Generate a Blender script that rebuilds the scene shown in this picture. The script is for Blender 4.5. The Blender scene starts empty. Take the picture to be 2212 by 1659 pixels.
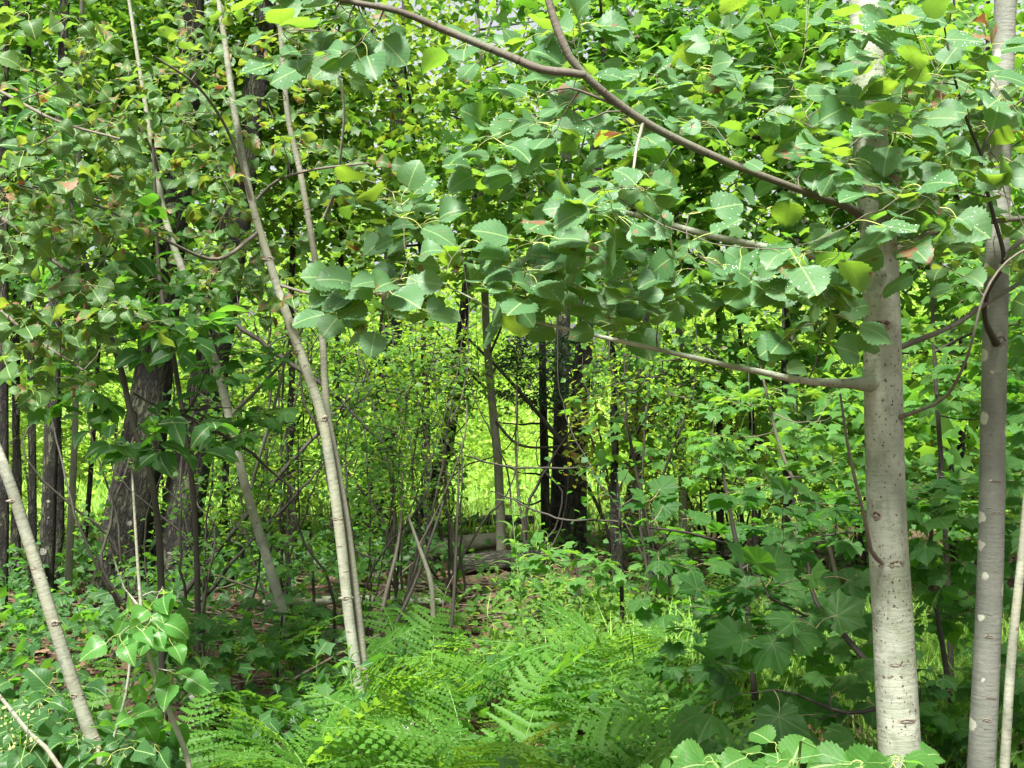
import bpy, math
import numpy as np
from mathutils import Matrix, Vector

rng = np.random.default_rng(11)
S = bpy.context.scene
COL = S.collection
R = math.radians

# ------------------------------------------------------------------ camera, sky, sun, exposure
FPX = 2670.0                      # focal length for a picture 2212 wide (45 degrees across)
CX, CY, CAMZ = 1106.0, 829.5, 1.5
cam = bpy.data.cameras.new('camera')
cam.sensor_width = 36.0
cam.lens = 36.0 * FPX / 2212.0
cam.clip_start = 0.05
cam.clip_end = 1500
cam_o = bpy.data.objects.new('camera', cam)
COL.objects.link(cam_o)
cam_o.location = (0, 0, CAMZ)
cam_o.rotation_euler = (R(90), 0, 0)
S.camera = cam_o

SUN_EL, SUN_AZ = R(60), R(200)    # azimuth from +Y towards +X: high up, behind the camera's shoulder
w = bpy.data.worlds.new('World')
S.world = w
w.use_nodes = True
nt = w.node_tree
bg = nt.nodes['Background']
sky = nt.nodes.new('ShaderNodeTexSky')
sky.sky_type = 'NISHITA'
sky.sun_disc = False
sky.sun_elevation = SUN_EL
sky.sun_rotation = SUN_AZ
sky.dust_density = 4.0
hs = nt.nodes.new('ShaderNodeHueSaturation')
hs.inputs['Saturation'].default_value = 0.22      # thin cloud: nearly white sky
nt.links.new(sky.outputs[0], hs.inputs['Color'])
nt.links.new(hs.outputs[0], bg.inputs[0])
bg.inputs[1].default_value = 0.06

sl = bpy.data.lights.new('sun', 'SUN')
sl.energy = 4.6
sl.angle = R(10)
sl.color = (1.0, 0.98, 0.93)
so = bpy.data.objects.new('sun', sl)
COL.objects.link(so)
sd = Vector((math.sin(SUN_AZ) * math.cos(SUN_EL), math.cos(SUN_AZ) * math.cos(SUN_EL), math.sin(SUN_EL)))
so.rotation_euler = sd.to_track_quat('Z', 'Y').to_euler()
so.location = (0, 0, 30)

S.view_settings.view_transform = 'Standard'
S.view_settings.look = 'None'
S.view_settings.exposure = 2.0
S.view_settings.gamma = 1.0
S.render.engine = 'CYCLES'
S.cycles.use_denoising = True
S.cycles.use_adaptive_sampling = True
S.cycles.adaptive_threshold = 0.02
try:
    S.cycles.denoiser = 'OPENIMAGEDENOISE'
    S.cycles.denoising_prefilter = 'ACCURATE'
except Exception:
    pass
S.cycles.max_bounces = 4
S.cycles.diffuse_bounces = 3
S.cycles.glossy_bounces = 2
S.cycles.transmission_bounces = 4
S.cycles.transparent_max_bounces = 4
S.cycles.caustics_reflective = False
S.cycles.caustics_refractive = False
S.cycles.sample_clamp_indirect = 6.0


# ------------------------------------------------------------------ small maths
def P(px, py, d):
    return np.array([(px - CX) / FPX * d, d, CAMZ - (py - CY) / FPX * d])


def px_of(p):
    d = max(p[1], 0.05)
    return CX + p[0] / d * FPX, CY - (p[2] - CAMZ) / d * FPX


def gz(x, y):
    return (0.05 * np.sin(x * 0.9 + 1.3) * np.cos(y * 0.7) + 0.03 * np.sin(x * 2.3 + y * 1.9)
            + 0.02 * np.sin(3.1 * x - 2.2 * y))


def unit(v):
    v = np.asarray(v, float)
    n = np.linalg.norm(v, axis=-1, keepdims=True)
    return v / np.maximum(n, 1e-9)


def smooth(pts, vals, step):
    pts = np.asarray(pts, float)
    vals = np.asarray(vals, float)
    n = len(pts)
    ext = np.vstack([2 * pts[0] - pts[1], pts, 2 * pts[-1] - pts[-2]])
    op, ov = [], []
    for i in range(n - 1):
        p0, p1, p2, p3 = ext[i:i + 4]
        k = max(1, int(np.linalg.norm(p2 - p1) / step))
        for t in np.linspace(0, 1, k, endpoint=False):
            op.append(0.5 * (2 * p1 + (p2 - p0) * t + (2 * p0 - 5 * p1 + 4 * p2 - p3) * t * t
                             + (3 * p1 - p0 - 3 * p2 + p3) * t ** 3))
            ov.append(vals[i] * (1 - t) + vals[i + 1] * t)
    op.append(pts[-1])
    ov.append(vals[-1])
    return np.array(op), np.array(ov)


# ------------------------------------------------------------------ meshes
def mesh_np(name, V, F, mats, uv=None, mi=None, rnd=None, smooth_sh=True):
    """V n x 3, F list of face-index arrays (each m x k), mi one material number per face."""
    me = bpy.data.meshes.new(name)
    V = np.asarray(V, np.float32)
    F = [np.asarray(f, np.int32) for f in F if len(f)]
    me.vertices.add(len(V))
    me.vertices.foreach_set('co', V.ravel())
    lv = np.concatenate([f.ravel() for f in F])
    tot = np.concatenate([np.full(len(f), f.shape[1], np.int32) for f in F])
    st = np.concatenate([[0], np.cumsum(tot)[:-1]]).astype(np.int32)
    me.loops.add(len(lv))
    me.loops.foreach_set('vertex_index', lv)
    me.polygons.add(len(tot))
    me.polygons.foreach_set('loop_start', st)
    me.polygons.foreach_set('loop_total', tot)
    if mi is not None:
        me.polygons.foreach_set('material_index', np.asarray(mi, np.int32))
    me.polygons.foreach_set('use_smooth', np.full(len(tot), smooth_sh, bool))
    if uv is not None:
        l = me.uv_layers.new(name='UVMap')
        l.data.foreach_set('uv', np.asarray(uv, np.float32)[lv].ravel())
    if rnd is not None:
        a = me.attributes.new('rnd', 'FLOAT', 'POINT')
        a.data.foreach_set('value', np.asarray(rnd, np.float32))
    for m in mats:
        me.materials.append(m)
    me.update(calc_edges=True)
    return me


def tube_np(path, rad, seg=8, noise=0.0, seed=0, cap=True):
    path = np.asarray(path, float)
    rad = np.asarray(rad, float)
    n = len(path)
    T = unit(np.gradient(path, axis=0))
    ref = np.array([0, 1.0, 0]) if abs(T[0][1]) < 0.85 else np.array([1.0, 0, 0])
    N = np.zeros((n, 3))
    v = ref
    for i in range(n):
        v = v - T[i] * np.dot(v, T[i])
        v = v / np.linalg.norm(v)
        N[i] = v
    B = np.cross(T, N)
    a = np.linspace(0, 2 * np.pi, seg + 1)
    r = np.repeat(rad[:, None], seg + 1, 1)
    arc = np.concatenate([[0], np.cumsum(np.linalg.norm(np.diff(path, axis=0), axis=1))])
    if noise:
        g = np.random.default_rng(seed)
        ph = g.uniform(0, 6.28, 8)
        A, L = np.meshgrid(a, arc)
        f = (np.sin(2 * A + 3.1 * L + ph[0]) * .35 + np.sin(3 * A - 5 * L + ph[1]) * .3
             + np.sin(5 * A + 1.7 * L + ph[2]) * .3 + np.sin(9 * L + ph[3] + np.sin(A + ph[6])) * .25
             + np.sin(8 * A + 2.2 * np.sin(2.5 * L + ph[4]) + ph[4]) * .35)
        r = r * (1 + noise * f)
        r[:, -1] = r[:, 0]
    V = path[:, None, :] + r[:, :, None] * (np.cos(a)[None, :, None] * N[:, None, :] + np.sin(a)[None, :, None] * B[:, None, :])
    V = V.reshape(-1, 3)
    cir = 2 * np.pi * rad.mean()
    uv = np.stack([np.tile(a / (2 * np.pi) * cir, n), np.repeat(arc, seg + 1)], 1)
    i, j = np.meshgrid(np.arange(n - 1), np.arange(seg), indexing='ij')
    b = (i * (seg + 1) + j).ravel()
    q = np.stack([b, b + seg + 1, b + seg + 2, b + 1], 1)
    F = [q[:, ::-1]]
    if cap:
        c0 = np.arange(seg)[None, ::-1]
        c1 = ((n - 1) * (seg + 1) + np.arange(seg))[None, :]
        F += [c0[:, ::-1], c1[:, ::-1]]
    return V, F, uv


def obj(name, me, parent=None, base=None, kind=None):
    o = bpy.data.objects.new(name, me)
    COL.objects.link(o)
    if parent is not None:
        o.parent = parent
        if base is not None:
            o.matrix_parent_inverse = Matrix.Translation(-Vector(base))
    if kind:
        o['kind'] = kind
    return o


def tag(o, label, cat, group=None):
    o['label'] = label
    o['category'] = cat
    if group:
        o['group'] = group


def tube_obj(name, path, rad, mat, parent=None, base=None, seg=8, noise=0.0, seed=0):
    V, F, uv = tube_np(path, rad, seg, noise, seed)
    return obj(name, mesh_np(name, V, F, [mat], uv), parent, base)


# ------------------------------------------------------------------ materials
class NG:
    def __init__(self, name):
        self.m = bpy.data.materials.new(name)
        self.m.use_nodes = True
        self.t = self.m.node_tree
        self.t.nodes.clear()
        self.out = self.t.nodes.new('ShaderNodeOutputMaterial')

    def n(self, typ, **kw):
        x = self.t.nodes.new('ShaderNode' + typ)
        for k, v in kw.items():
            setattr(x, k, v)
        return x

    def set(self, sock, v):
        if hasattr(v, 'is_linked') or hasattr(v, 'links'):
            self.t.links.new(v, sock)
        else:
            if isinstance(v, tuple) and len(v) == 3 and sock.type == 'RGBA':
                v = (*v, 1)
            sock.default_value = v

    def math(self, op, a, b=0.0, c=0.0):
        x = self.n('Math', operation=op)
        self.set(x.inputs[0], a)
        self.set(x.inputs[1], b)
        self.set(x.inputs[2], c)
        return x.outputs[0]

    def mix(self, f, a, b):
        x = self.n('Mix', data_type='RGBA')
        self.set(x.inputs['Factor'], f)
        self.set(x.inputs[6], a)
        self.set(x.inputs[7], b)
        return x.outputs[2]

    def vmath(self, op, a, b):
        x = self.n('VectorMath', operation=op)
        self.set(x.inputs[0], a)
        self.set(x.inputs[1], b)
        return x.outputs[0]

    def noise(self, vec, scale, detail=2.0, rough=0.5):
        x = self.n('TexNoise')
        self.set(x.inputs['Vector'], vec)
        x.inputs['Scale'].default_value = scale
        x.inputs['Detail'].default_value = detail
        x.inputs['Roughness'].default_value = rough
        return x.outputs[0]

    def voro(self, vec, scale, rand=1.0, feature='F1'):
        x = self.n('TexVoronoi', feature=feature, voronoi_dimensions='2D')
        self.set(x.inputs['Vector'], vec)
        x.inputs['Scale'].default_value = scale
        x.inputs['Randomness'].default_value = rand
        return x.outputs['Distance'], x.outputs.get('Color')

    def step(self, v, lo, hi):
        x = self.n('MapRange', interpolation_type='SMOOTHSTEP')
        self.set(x.inputs['Value'], v)
        self.set(x.inputs['From Min'], lo)
        self.set(x.inputs['From Max'], hi)
        return x.outputs[0]

    def comb(self, a, b, c):
        x = self.n('CombineXYZ')
        for s, v in zip(x.inputs, (a, b, c)):
            self.set(s, v)
        return x.outputs[0]

    def bump(self, h, strength, dist=0.01):
        x = self.n('Bump')
        x.inputs['Strength'].default_value = strength
        x.inputs['Distance'].default_value = dist
        self.set(x.inputs['Height'], h)
        return x.outputs[0]

    def surf(self, color, rough=0.6, spec=0.5, normal=None):
        b = self.n('BsdfPrincipled')
        self.set(b.inputs['Base Color'], color)
        self.set(b.inputs['Roughness'], rough)
        self.set(b.inputs['Specular IOR Level'], spec)
        if normal is not None:
            self.set(b.inputs['Normal'], normal)
        return b

    def done(self, sh):
        self.t.links.new(sh, self.out.inputs[0])
        return self.m


def leaf_mat(name, A, B, under, tA, tB, brown=0.0, rough=0.55, spec=0.2, trans=0.5, vein='pinnate', spots=0.3,
             veincol=(0.30, 0.42, 0.16)):
    """A..B: the range of the leaf's upper colour; tA..tB: of the light it lets through."""
    g = NG(name)
    at = g.n('Attribute', attribute_name='rnd')
    oi = g.n('ObjectInfo')
    rnd = g.math('FRACT', g.math('ADD', at.outputs['Fac'], oi.outputs['Random']))
    r2 = g.math('FRACT', g.math('MULTIPLY', rnd, 17.31))
    r3 = g.math('FRACT', g.math('MULTIPLY', rnd, 71.7))
    uv = g.n('UVMap').outputs[0]
    sep = g.n('SeparateXYZ')
    g.set(sep.inputs[0], uv)
    u, v = sep.outputs[0], sep.outputs[1]
    off = g.comb(g.math('MULTIPLY', rnd, 37.0), g.math('MULTIPLY', r2, 11.0), r3)
    vec = g.vmath('ADD', uv, off)
    col = g.mix(rnd, A, B)
    tcol = g.mix(r2, tA, tB)
    fine = g.noise(vec, 9.0, 3.0)
    col = g.mix(g.math('MULTIPLY', fine, 0.45), col, (A[0] * 0.6, A[1] * 0.6, A[2] * 0.6))
    geo = g.n('NewGeometry')
    col = g.mix(g.math('MULTIPLY', geo.outputs['Backfacing'], 0.75), col, under)
    if vein == 'pinnate':
        au = g.math('ABSOLUTE', u)
        mid = g.math('SUBTRACT', 1.0, g.step(au, 0.008, 0.028))
        side = g.math('PINGPONG', g.math('SUBTRACT', g.math('MULTIPLY', v, 6.0), g.math('MULTIPLY', au, 5.0)), 0.5)
        side = g.math('SUBTRACT', 1.0, g.step(side, 0.0, 0.07))
        vm = g.math('MAXIMUM', mid, g.math('MULTIPLY', side, 0.42))
        col = g.mix(g.math('MULTIPLY', vm, 0.8), col, veincol)
        tcol = g.mix(g.math('MULTIPLY', vm, 0.35), tcol, (tA[0] * .4, tA[1] * .5, tA[2] * .4))
    elif vein == 'palmate':
        ang = g.math('ARCTAN2', u, v)
        rr = g.math('SQRT', g.math('ADD', g.math('MULTIPLY', u, u), g.math('MULTIPLY', v, v)))
        dd = g.math('MULTIPLY', g.math('PINGPONG', g.math('ABSOLUTE', ang), R(27)), rr)
        vm = g.math('SUBTRACT', 1.0, g.step(dd, 0.004, 0.02))
        col = g.mix(g.math('MULTIPLY', vm, 0.2), col, veincol)
    if spots:
        vd, _ = g.voro(vec, 4.5)
        sm = g.math('MULTIPLY', g.math('SUBTRACT', 1.0, g.step(vd, 0.05, 0.1)), g.step(r3, 1 - spots - 0.02, 1 - spots))
        col = g.mix(sm, col, (0.22, 0.13, 0.06))
        tcol = g.mix(sm, tcol, (0.1, 0.05, 0.02))
    if brown:
        bn = g.noise(g.vmath('ADD', vec, (3.1, 7.7, 0.4)), 2.2, 3.0)
        lo = g.math('SUBTRACT', 0.68, g.math('MULTIPLY', g.step(r2, 1 - brown, 1.0), 0.2))
        bm = g.step(bn, lo, g.math('ADD', lo, 0.05))
        bcol = g.mix(fine, (0.30, 0.18, 0.10), (0.13, 0.07, 0.037))
        col = g.mix(bm, col, bcol)
        tcol = g.mix(bm, tcol, (0.18, 0.075, 0.025))
    nb = g.bump(g.math('ADD', fine, 0.0), 0.25, 0.003)
    b = g.surf(col, rough, spec, nb)
    tr = g.n('BsdfTranslucent')
    g.set(tr.inputs[0], tcol)
    ms = g.n('MixShader')
    ms.inputs[0].default_value = trans
    g.t.links.new(b.outputs[0], ms.inputs[1])
    g.t.links.new(tr.outputs[0], ms.inputs[2])
    return g.done(ms.outputs[0])


def plain(name, c1, c2, scale=30, rough=0.7, spec=0.3, bump=0.4):
    g = NG(name)
    tc = g.n('TexCoord').outputs['Object']
    n = g.noise(tc, scale, 4.0)
    b = g.surf(g.mix(n, c1, c2), rough, spec, g.bump(n, bump, 0.004))
    return g.done(b.outputs[0])


def bark(name, c1, c2, speck=None, speck_scale=55, speck_r=0.2, stretch=(1, 0.6), lichen=None, lich_scale=7, lich_t=0.25,
         moss=None, fissure=0.0, bumpd=0.004, bs=0.5, rough=0.75):
    g = NG(name)
    uv = g.n('UVMap').outputs[0]
    oi = g.n('ObjectInfo').outputs['Random']
    vec = g.vmath('ADD', uv, g.comb(g.math('MULTIPLY', oi, 13.0), g.math('MULTIPLY', oi, 29.0), 0.0))
    big = g.noise(vec, 6.0, 4.0)
    fine = g.noise(vec, 70.0, 4.0, 0.65)
    col = g.mix(g.step(big, 0.3, 0.7), c1, c2)
    col = g.mix(g.math('MULTIPLY', fine, 0.5), col, tuple(x * 0.55 for x in c1))
    wr_ = g.noise(g.vmath('MULTIPLY', vec, (1.0, 9.0, 1.0)), 11.0, 4.0, 0.6)
    stk = g.noise(g.vmath('MULTIPLY', vec, (9.0, 0.8, 1.0)), 6.0, 4.0, 0.6)
    col = g.mix(g.math('MULTIPLY', g.step(wr_, 0.5, 0.75), 0.35), col, tuple(x * 0.6 for x in c1))
    col = g.mix(g.math('MULTIPLY', g.step(stk, 0.52, 0.75), 0.4), col, tuple(x * 0.5 for x in c2))
    blot = g.noise(g.vmath('ADD', vec, (9.0, 3.0, 0)), 16.0, 5.0, 0.7)
    col = g.mix(g.math('MULTIPLY', g.step(blot, 0.5, 0.62), 0.55), col, tuple(x * 0.62 for x in c2))
    h = g.math('ADD', fine, wr_)
    if moss:
        mn = g.noise(g.vmath('ADD', vec, (5.0, 2.0, 0)), 3.3, 5.0)
        col = g.mix(g.math('MULTIPLY', g.step(mn, 0.42, 0.66), 0.8), col, moss)
    if fissure:
        fv = g.vmath('MULTIPLY', vec, (1.0, 0.17, 1.0))
        rn_ = g.noise(fv, 42.0, 5.0, 0.62)
        fm = g.step(g.math('ABSOLUTE', g.math('SUBTRACT', rn_, 0.5)), 0.0, 0.09)
        col = g.mix(g.math('MULTIPLY', g.math('SUBTRACT', 1.0, fm), fissure), col, tuple(x * 0.25 for x in c1))
        h = g.math('ADD', g.math('MULTIPLY', fine, 0.5), g.math('ADD', fm, rn_))
    if lichen:
        lv = g.vmath('ADD', vec, g.vmath('MULTIPLY', g.comb(g.noise(vec, 30.0, 3.0), g.noise(g.vmath('ADD', vec, (4, 4, 0)), 30.0, 3.0), 0.0), (0.03, 0.03, 0)))
        ld, lc = g.voro(lv, lich_scale)
        sp = g.n('SeparateColor')
        g.set(sp.inputs[0], lc)
        rad = g.math('MULTIPLY', g.math('SUBTRACT', sp.outputs[0], 1.0 - lich_t * 2), 0.5)
        lm = g.step(g.math('SUBTRACT', rad, ld), 0.0, 0.04)
        col = g.mix(g.math('MULTIPLY', lm, 0.85), col, g.mix(fine, lichen, tuple(x * 0.7 for x in lichen)))
    if speck:
        sv = g.vmath('MULTIPLY', vec, (stretch[0], stretch[1], 1.0))
        patch = g.step(g.noise(vec, 7.0, 2.0), 0.35, 0.65)
        n1 = g.noise(sv, speck_scale, 2.0)
        thr = g.math('SUBTRACT', 1.0 - speck_r, g.math('MULTIPLY', patch, 0.05))
        sm = g.step(g.math('SUBTRACT', n1, thr), 0.0, 0.03)
        col = g.mix(g.math('MULTIPLY', sm, 0.9), col, speck)
        h = g.math('ADD', h, g.math('MULTIPLY', sm, 0.6))
    b = g.surf(col, rough, 0.25, g.bump(h, bs, bumpd))
    return g.done(b.outputs[0])


M = {}
# leaves
M['aspen'] = leaf_mat('aspen_leaf', (0.06, 0.155, 0.062), (0.10, 0.205, 0.09), (0.11, 0.18, 0.08), (0.16, 0.36, 0.03), (0.30, 0.46, 0.03),
                      brown=0.05, rough=0.48, spec=0.3, trans=0.45, spots=0.25)
M['aspen_worn'] = leaf_mat('worn_aspen_leaf', (0.04, 0.105, 0.028), (0.07, 0.145, 0.04), (0.10, 0.16, 0.06), (0.16, 0.34, 0.03), (0.34, 0.44, 0.04),
                           brown=0.3, rough=0.5, spec=0.25, trans=0.42, spots=0.5)
M['shoot'] = leaf_mat('poplar_shoot_leaf', (0.05, 0.165, 0.03), (0.075, 0.21, 0.045), (0.11, 0.22, 0.075), (0.20, 0.46, 0.04), (0.28, 0.52, 0.05), rough=0.35, spots=0.05)
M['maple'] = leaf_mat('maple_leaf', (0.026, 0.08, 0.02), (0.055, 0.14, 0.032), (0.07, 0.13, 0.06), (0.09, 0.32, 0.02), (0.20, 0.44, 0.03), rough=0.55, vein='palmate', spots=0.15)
M['maple_sunlit'] = leaf_mat('sunlit_maple_leaf', (0.06, 0.16, 0.04), (0.09, 0.21, 0.045), (0.12, 0.22, 0.08), (0.18, 0.42, 0.03), (0.30, 0.52, 0.04), rough=0.55, vein='palmate', spots=0.08)  # lit copy of the maple leaf: sunshine put into lighter colours
M['beech'] = leaf_mat('dark_oval_leaf', (0.03, 0.095, 0.03), (0.05, 0.13, 0.04), (0.08, 0.15, 0.06), (0.10, 0.32, 0.02), (0.18, 0.42, 0.03), rough=0.42, spots=0.1)
M['small'] = leaf_mat('small_leaf', (0.045, 0.125, 0.02), (0.085, 0.19, 0.03), (0.10, 0.18, 0.055), (0.20, 0.42, 0.03), (0.38, 0.52, 0.04), brown=0.06, rough=0.42, vein='', spots=0.0)
M['yellowing'] = leaf_mat('yellowing_leaf', (0.12, 0.20, 0.04), (0.22, 0.26, 0.04), (0.17, 0.22, 0.08), (0.36, 0.50, 0.03), (0.58, 0.52, 0.04), brown=0.2, rough=0.45, vein='', spots=0.0)
M['glade'] = leaf_mat('glade_glow_leaf', (0.15, 0.29, 0.03), (0.25, 0.40, 0.05), (0.20, 0.34, 0.06), (0.36, 0.60, 0.05), (0.52, 0.70, 0.08), rough=0.6, trans=0.3, vein='', spots=0.0)  # leaf colour raised so the glade's sunny glow is painted in
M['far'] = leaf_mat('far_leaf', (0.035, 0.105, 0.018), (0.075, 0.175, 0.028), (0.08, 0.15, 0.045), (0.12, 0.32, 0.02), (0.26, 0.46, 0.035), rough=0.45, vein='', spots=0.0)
M['conifer'] = leaf_mat('conifer_needles', (0.012, 0.035, 0.015), (0.025, 0.055, 0.02), (0.03, 0.06, 0.03), (0.03, 0.08, 0.01), (0.05, 0.12, 0.02), rough=0.5, trans=0.2, vein='', spots=0.0)
M['fern'] = leaf_mat('fern_frond', (0.052, 0.145, 0.02), (0.09, 0.20, 0.032), (0.11, 0.20, 0.045), (0.18, 0.46, 0.03), (0.30, 0.54, 0.04), brown=0.1, rough=0.5, vein='', spots=0.0)
M['herb'] = leaf_mat('herb_leaf', (0.07, 0.165, 0.03), (0.12, 0.225, 0.05), (0.13, 0.22, 0.07), (0.22, 0.46, 0.05), (0.34, 0.54, 0.06), rough=0.45, vein='', spots=0.0)
M['hazel'] = leaf_mat('hazel_leaf', (0.04, 0.125, 0.025), (0.062, 0.165, 0.035), (0.14, 0.28, 0.11), (0.18, 0.46, 0.04), (0.26, 0.52, 0.05), rough=0.5, spots=0.12)
M['grass'] = leaf_mat('grass_blade', (0.16, 0.30, 0.04), (0.27, 0.42, 0.07), (0.18, 0.34, 0.06), (0.30, 0.52, 0.04), (0.46, 0.60, 0.08), rough=0.6, trans=0.3, vein='', spots=0.0)
M['litter'] = leaf_mat('fallen_leaf', (0.04, 0.025, 0.016), (0.19, 0.12, 0.075), (0.13, 0.09, 0.06), (0.16, 0.08, 0.03), (0.26, 0.15, 0.06), rough=0.7, trans=0.15, vein='', spots=0.0)
# wood
M['aspen_bark'] = bark('pale_aspen_bark', (0.42, 0.44, 0.355), (0.19, 0.215, 0.15), speck=(0.085, 0.05, 0.03), speck_scale=115, speck_r=0.33, stretch=(1.0, 0.62),
                       moss=(0.165, 0.195, 0.12), lichen=(0.50, 0.52, 0.42), lich_scale=14, lich_t=0.14)
M['grey_bark'] = bark('grey_lichen_bark', (0.14, 0.148, 0.122), (0.235, 0.245, 0.20), lichen=(0.52, 0.53, 0.42), lich_scale=10, lich_t=0.34,
                      speck=(0.09, 0.07, 0.055), speck_scale=60, speck_r=0.29, stretch=(0.3, 1.0))
M['tan_bark'] = bark('tan_sapling_bark', (0.29, 0.30, 0.23), (0.13, 0.138, 0.10), speck=(0.12, 0.09, 0.065), speck_scale=60, speck_r=0.31, stretch=(0.4, 1.0),
                     moss=(0.22, 0.22, 0.15), lichen=(0.45, 0.44, 0.37), lich_scale=12, lich_t=0.12)
M['stem_bark'] = bark('grey_brown_stem_bark', (0.14, 0.135, 0.10), (0.215, 0.21, 0.16), speck=(0.07, 0.05, 0.04), speck_scale=60, speck_r=0.31, stretch=(0.4, 1.0),
                      moss=(0.16, 0.17, 0.11), lichen=(0.40, 0.40, 0.34), lich_scale=14, lich_t=0.1)
M['branch_bark'] = bark('brown_branch_bark', (0.085, 0.072, 0.055), (0.15, 0.132, 0.102), speck=(0.05, 0.04, 0.03), speck_scale=60, speck_r=0.31, stretch=(0.4, 1.0),
                        moss=(0.12, 0.125, 0.085), lichen=(0.30, 0.30, 0.25), lich_scale=22, lich_t=0.1)
M['dark_bark'] = bark('dark_fissured_bark', (0.022, 0.019, 0.016), (0.052, 0.045, 0.038), fissure=0.8, bumpd=0.015, bs=0.9,
                      lichen=(0.30, 0.29, 0.25), lich_scale=6, lich_t=0.2, moss=(0.09, 0.10, 0.055))
M['twig'] = plain('twig_bark', (0.07, 0.06, 0.045), (0.15, 0.13, 0.10), 60)
M['dark_twig'] = plain('dark_twig_bark', (0.022, 0.019, 0.015), (0.055, 0.048, 0.037), 60)
M['knot'] = plain('knot_wood', (0.10, 0.07, 0.05), (0.03, 0.022, 0.018), 120, 0.8, 0.2, 1.0)
M['scar'] = plain('scar_rim', (0.27, 0.25, 0.19), (0.10, 0.08, 0.06), 140, 0.8, 0.2, 0.8)
M['deadwood'] = plain('weathered_stick', (0.15, 0.12, 0.09), (0.05, 0.04, 0.03), 25, 0.8, 0.2)
M['petiole'] = plain('leaf_stalk', (0.22, 0.30, 0.06), (0.32, 0.32, 0.09), 60, 0.45, 0.4)
M['red_petiole'] = plain('reddish_stalk', (0.11, 0.06, 0.03), (0.14, 0.15, 0.05), 60, 0.45, 0.4)
M['green_stem'] = plain('green_stem', (0.07, 0.16, 0.035), (0.12, 0.20, 0.05), 60, 0.5, 0.4)
M['birchlog'] = bark('white_birch_bark', (0.72, 0.70, 0.66), (0.55, 0.52, 0.47), speck=(0.07, 0.05, 0.045), speck_scale=40, speck_r=0.34, stretch=(0.3, 1.0))
M['torn'] = plain('torn_wood', (0.45, 0.24, 0.10), (0.30, 0.15, 0.06), 40)
g = NG('rain_drop')
b_ = g.surf((0.75, 0.80, 0.78), 0.06, 0.9)
M['drop'] = g.done(b_.outputs[0])


def ground_mat():
    g = NG('forest_floor')
    tc = g.n('TexCoord').outputs['Object']
    n1 = g.noise(tc, 0.8, 4.0)
    n2 = g.noise(tc, 14.0, 6.0, 0.7)
    vd, vc = g.voro(tc, 22.0)
    sp = g.n('SeparateColor')
    g.set(sp.inputs[0], vc)
    c = g.mix(n2, (0.025, 0.017, 0.012), (0.085, 0.053, 0.036))
    c = g.mix(g.math('MULTIPLY', g.step(sp.outputs[0], 0.55, 0.6), 0.7), c, (0.13, 0.078, 0.05))
    c = g.mix(g.math('MULTIPLY', g.step(n1, 0.5, 0.6), 0.5), c, (0.05, 0.08, 0.025))
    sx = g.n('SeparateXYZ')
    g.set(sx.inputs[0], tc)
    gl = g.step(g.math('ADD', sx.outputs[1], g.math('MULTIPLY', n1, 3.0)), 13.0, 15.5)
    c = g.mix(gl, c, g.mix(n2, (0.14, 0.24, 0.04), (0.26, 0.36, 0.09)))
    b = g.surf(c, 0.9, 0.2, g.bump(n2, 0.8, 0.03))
    return g.done(b.outputs[0])


M['ground'] = ground_mat()


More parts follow.
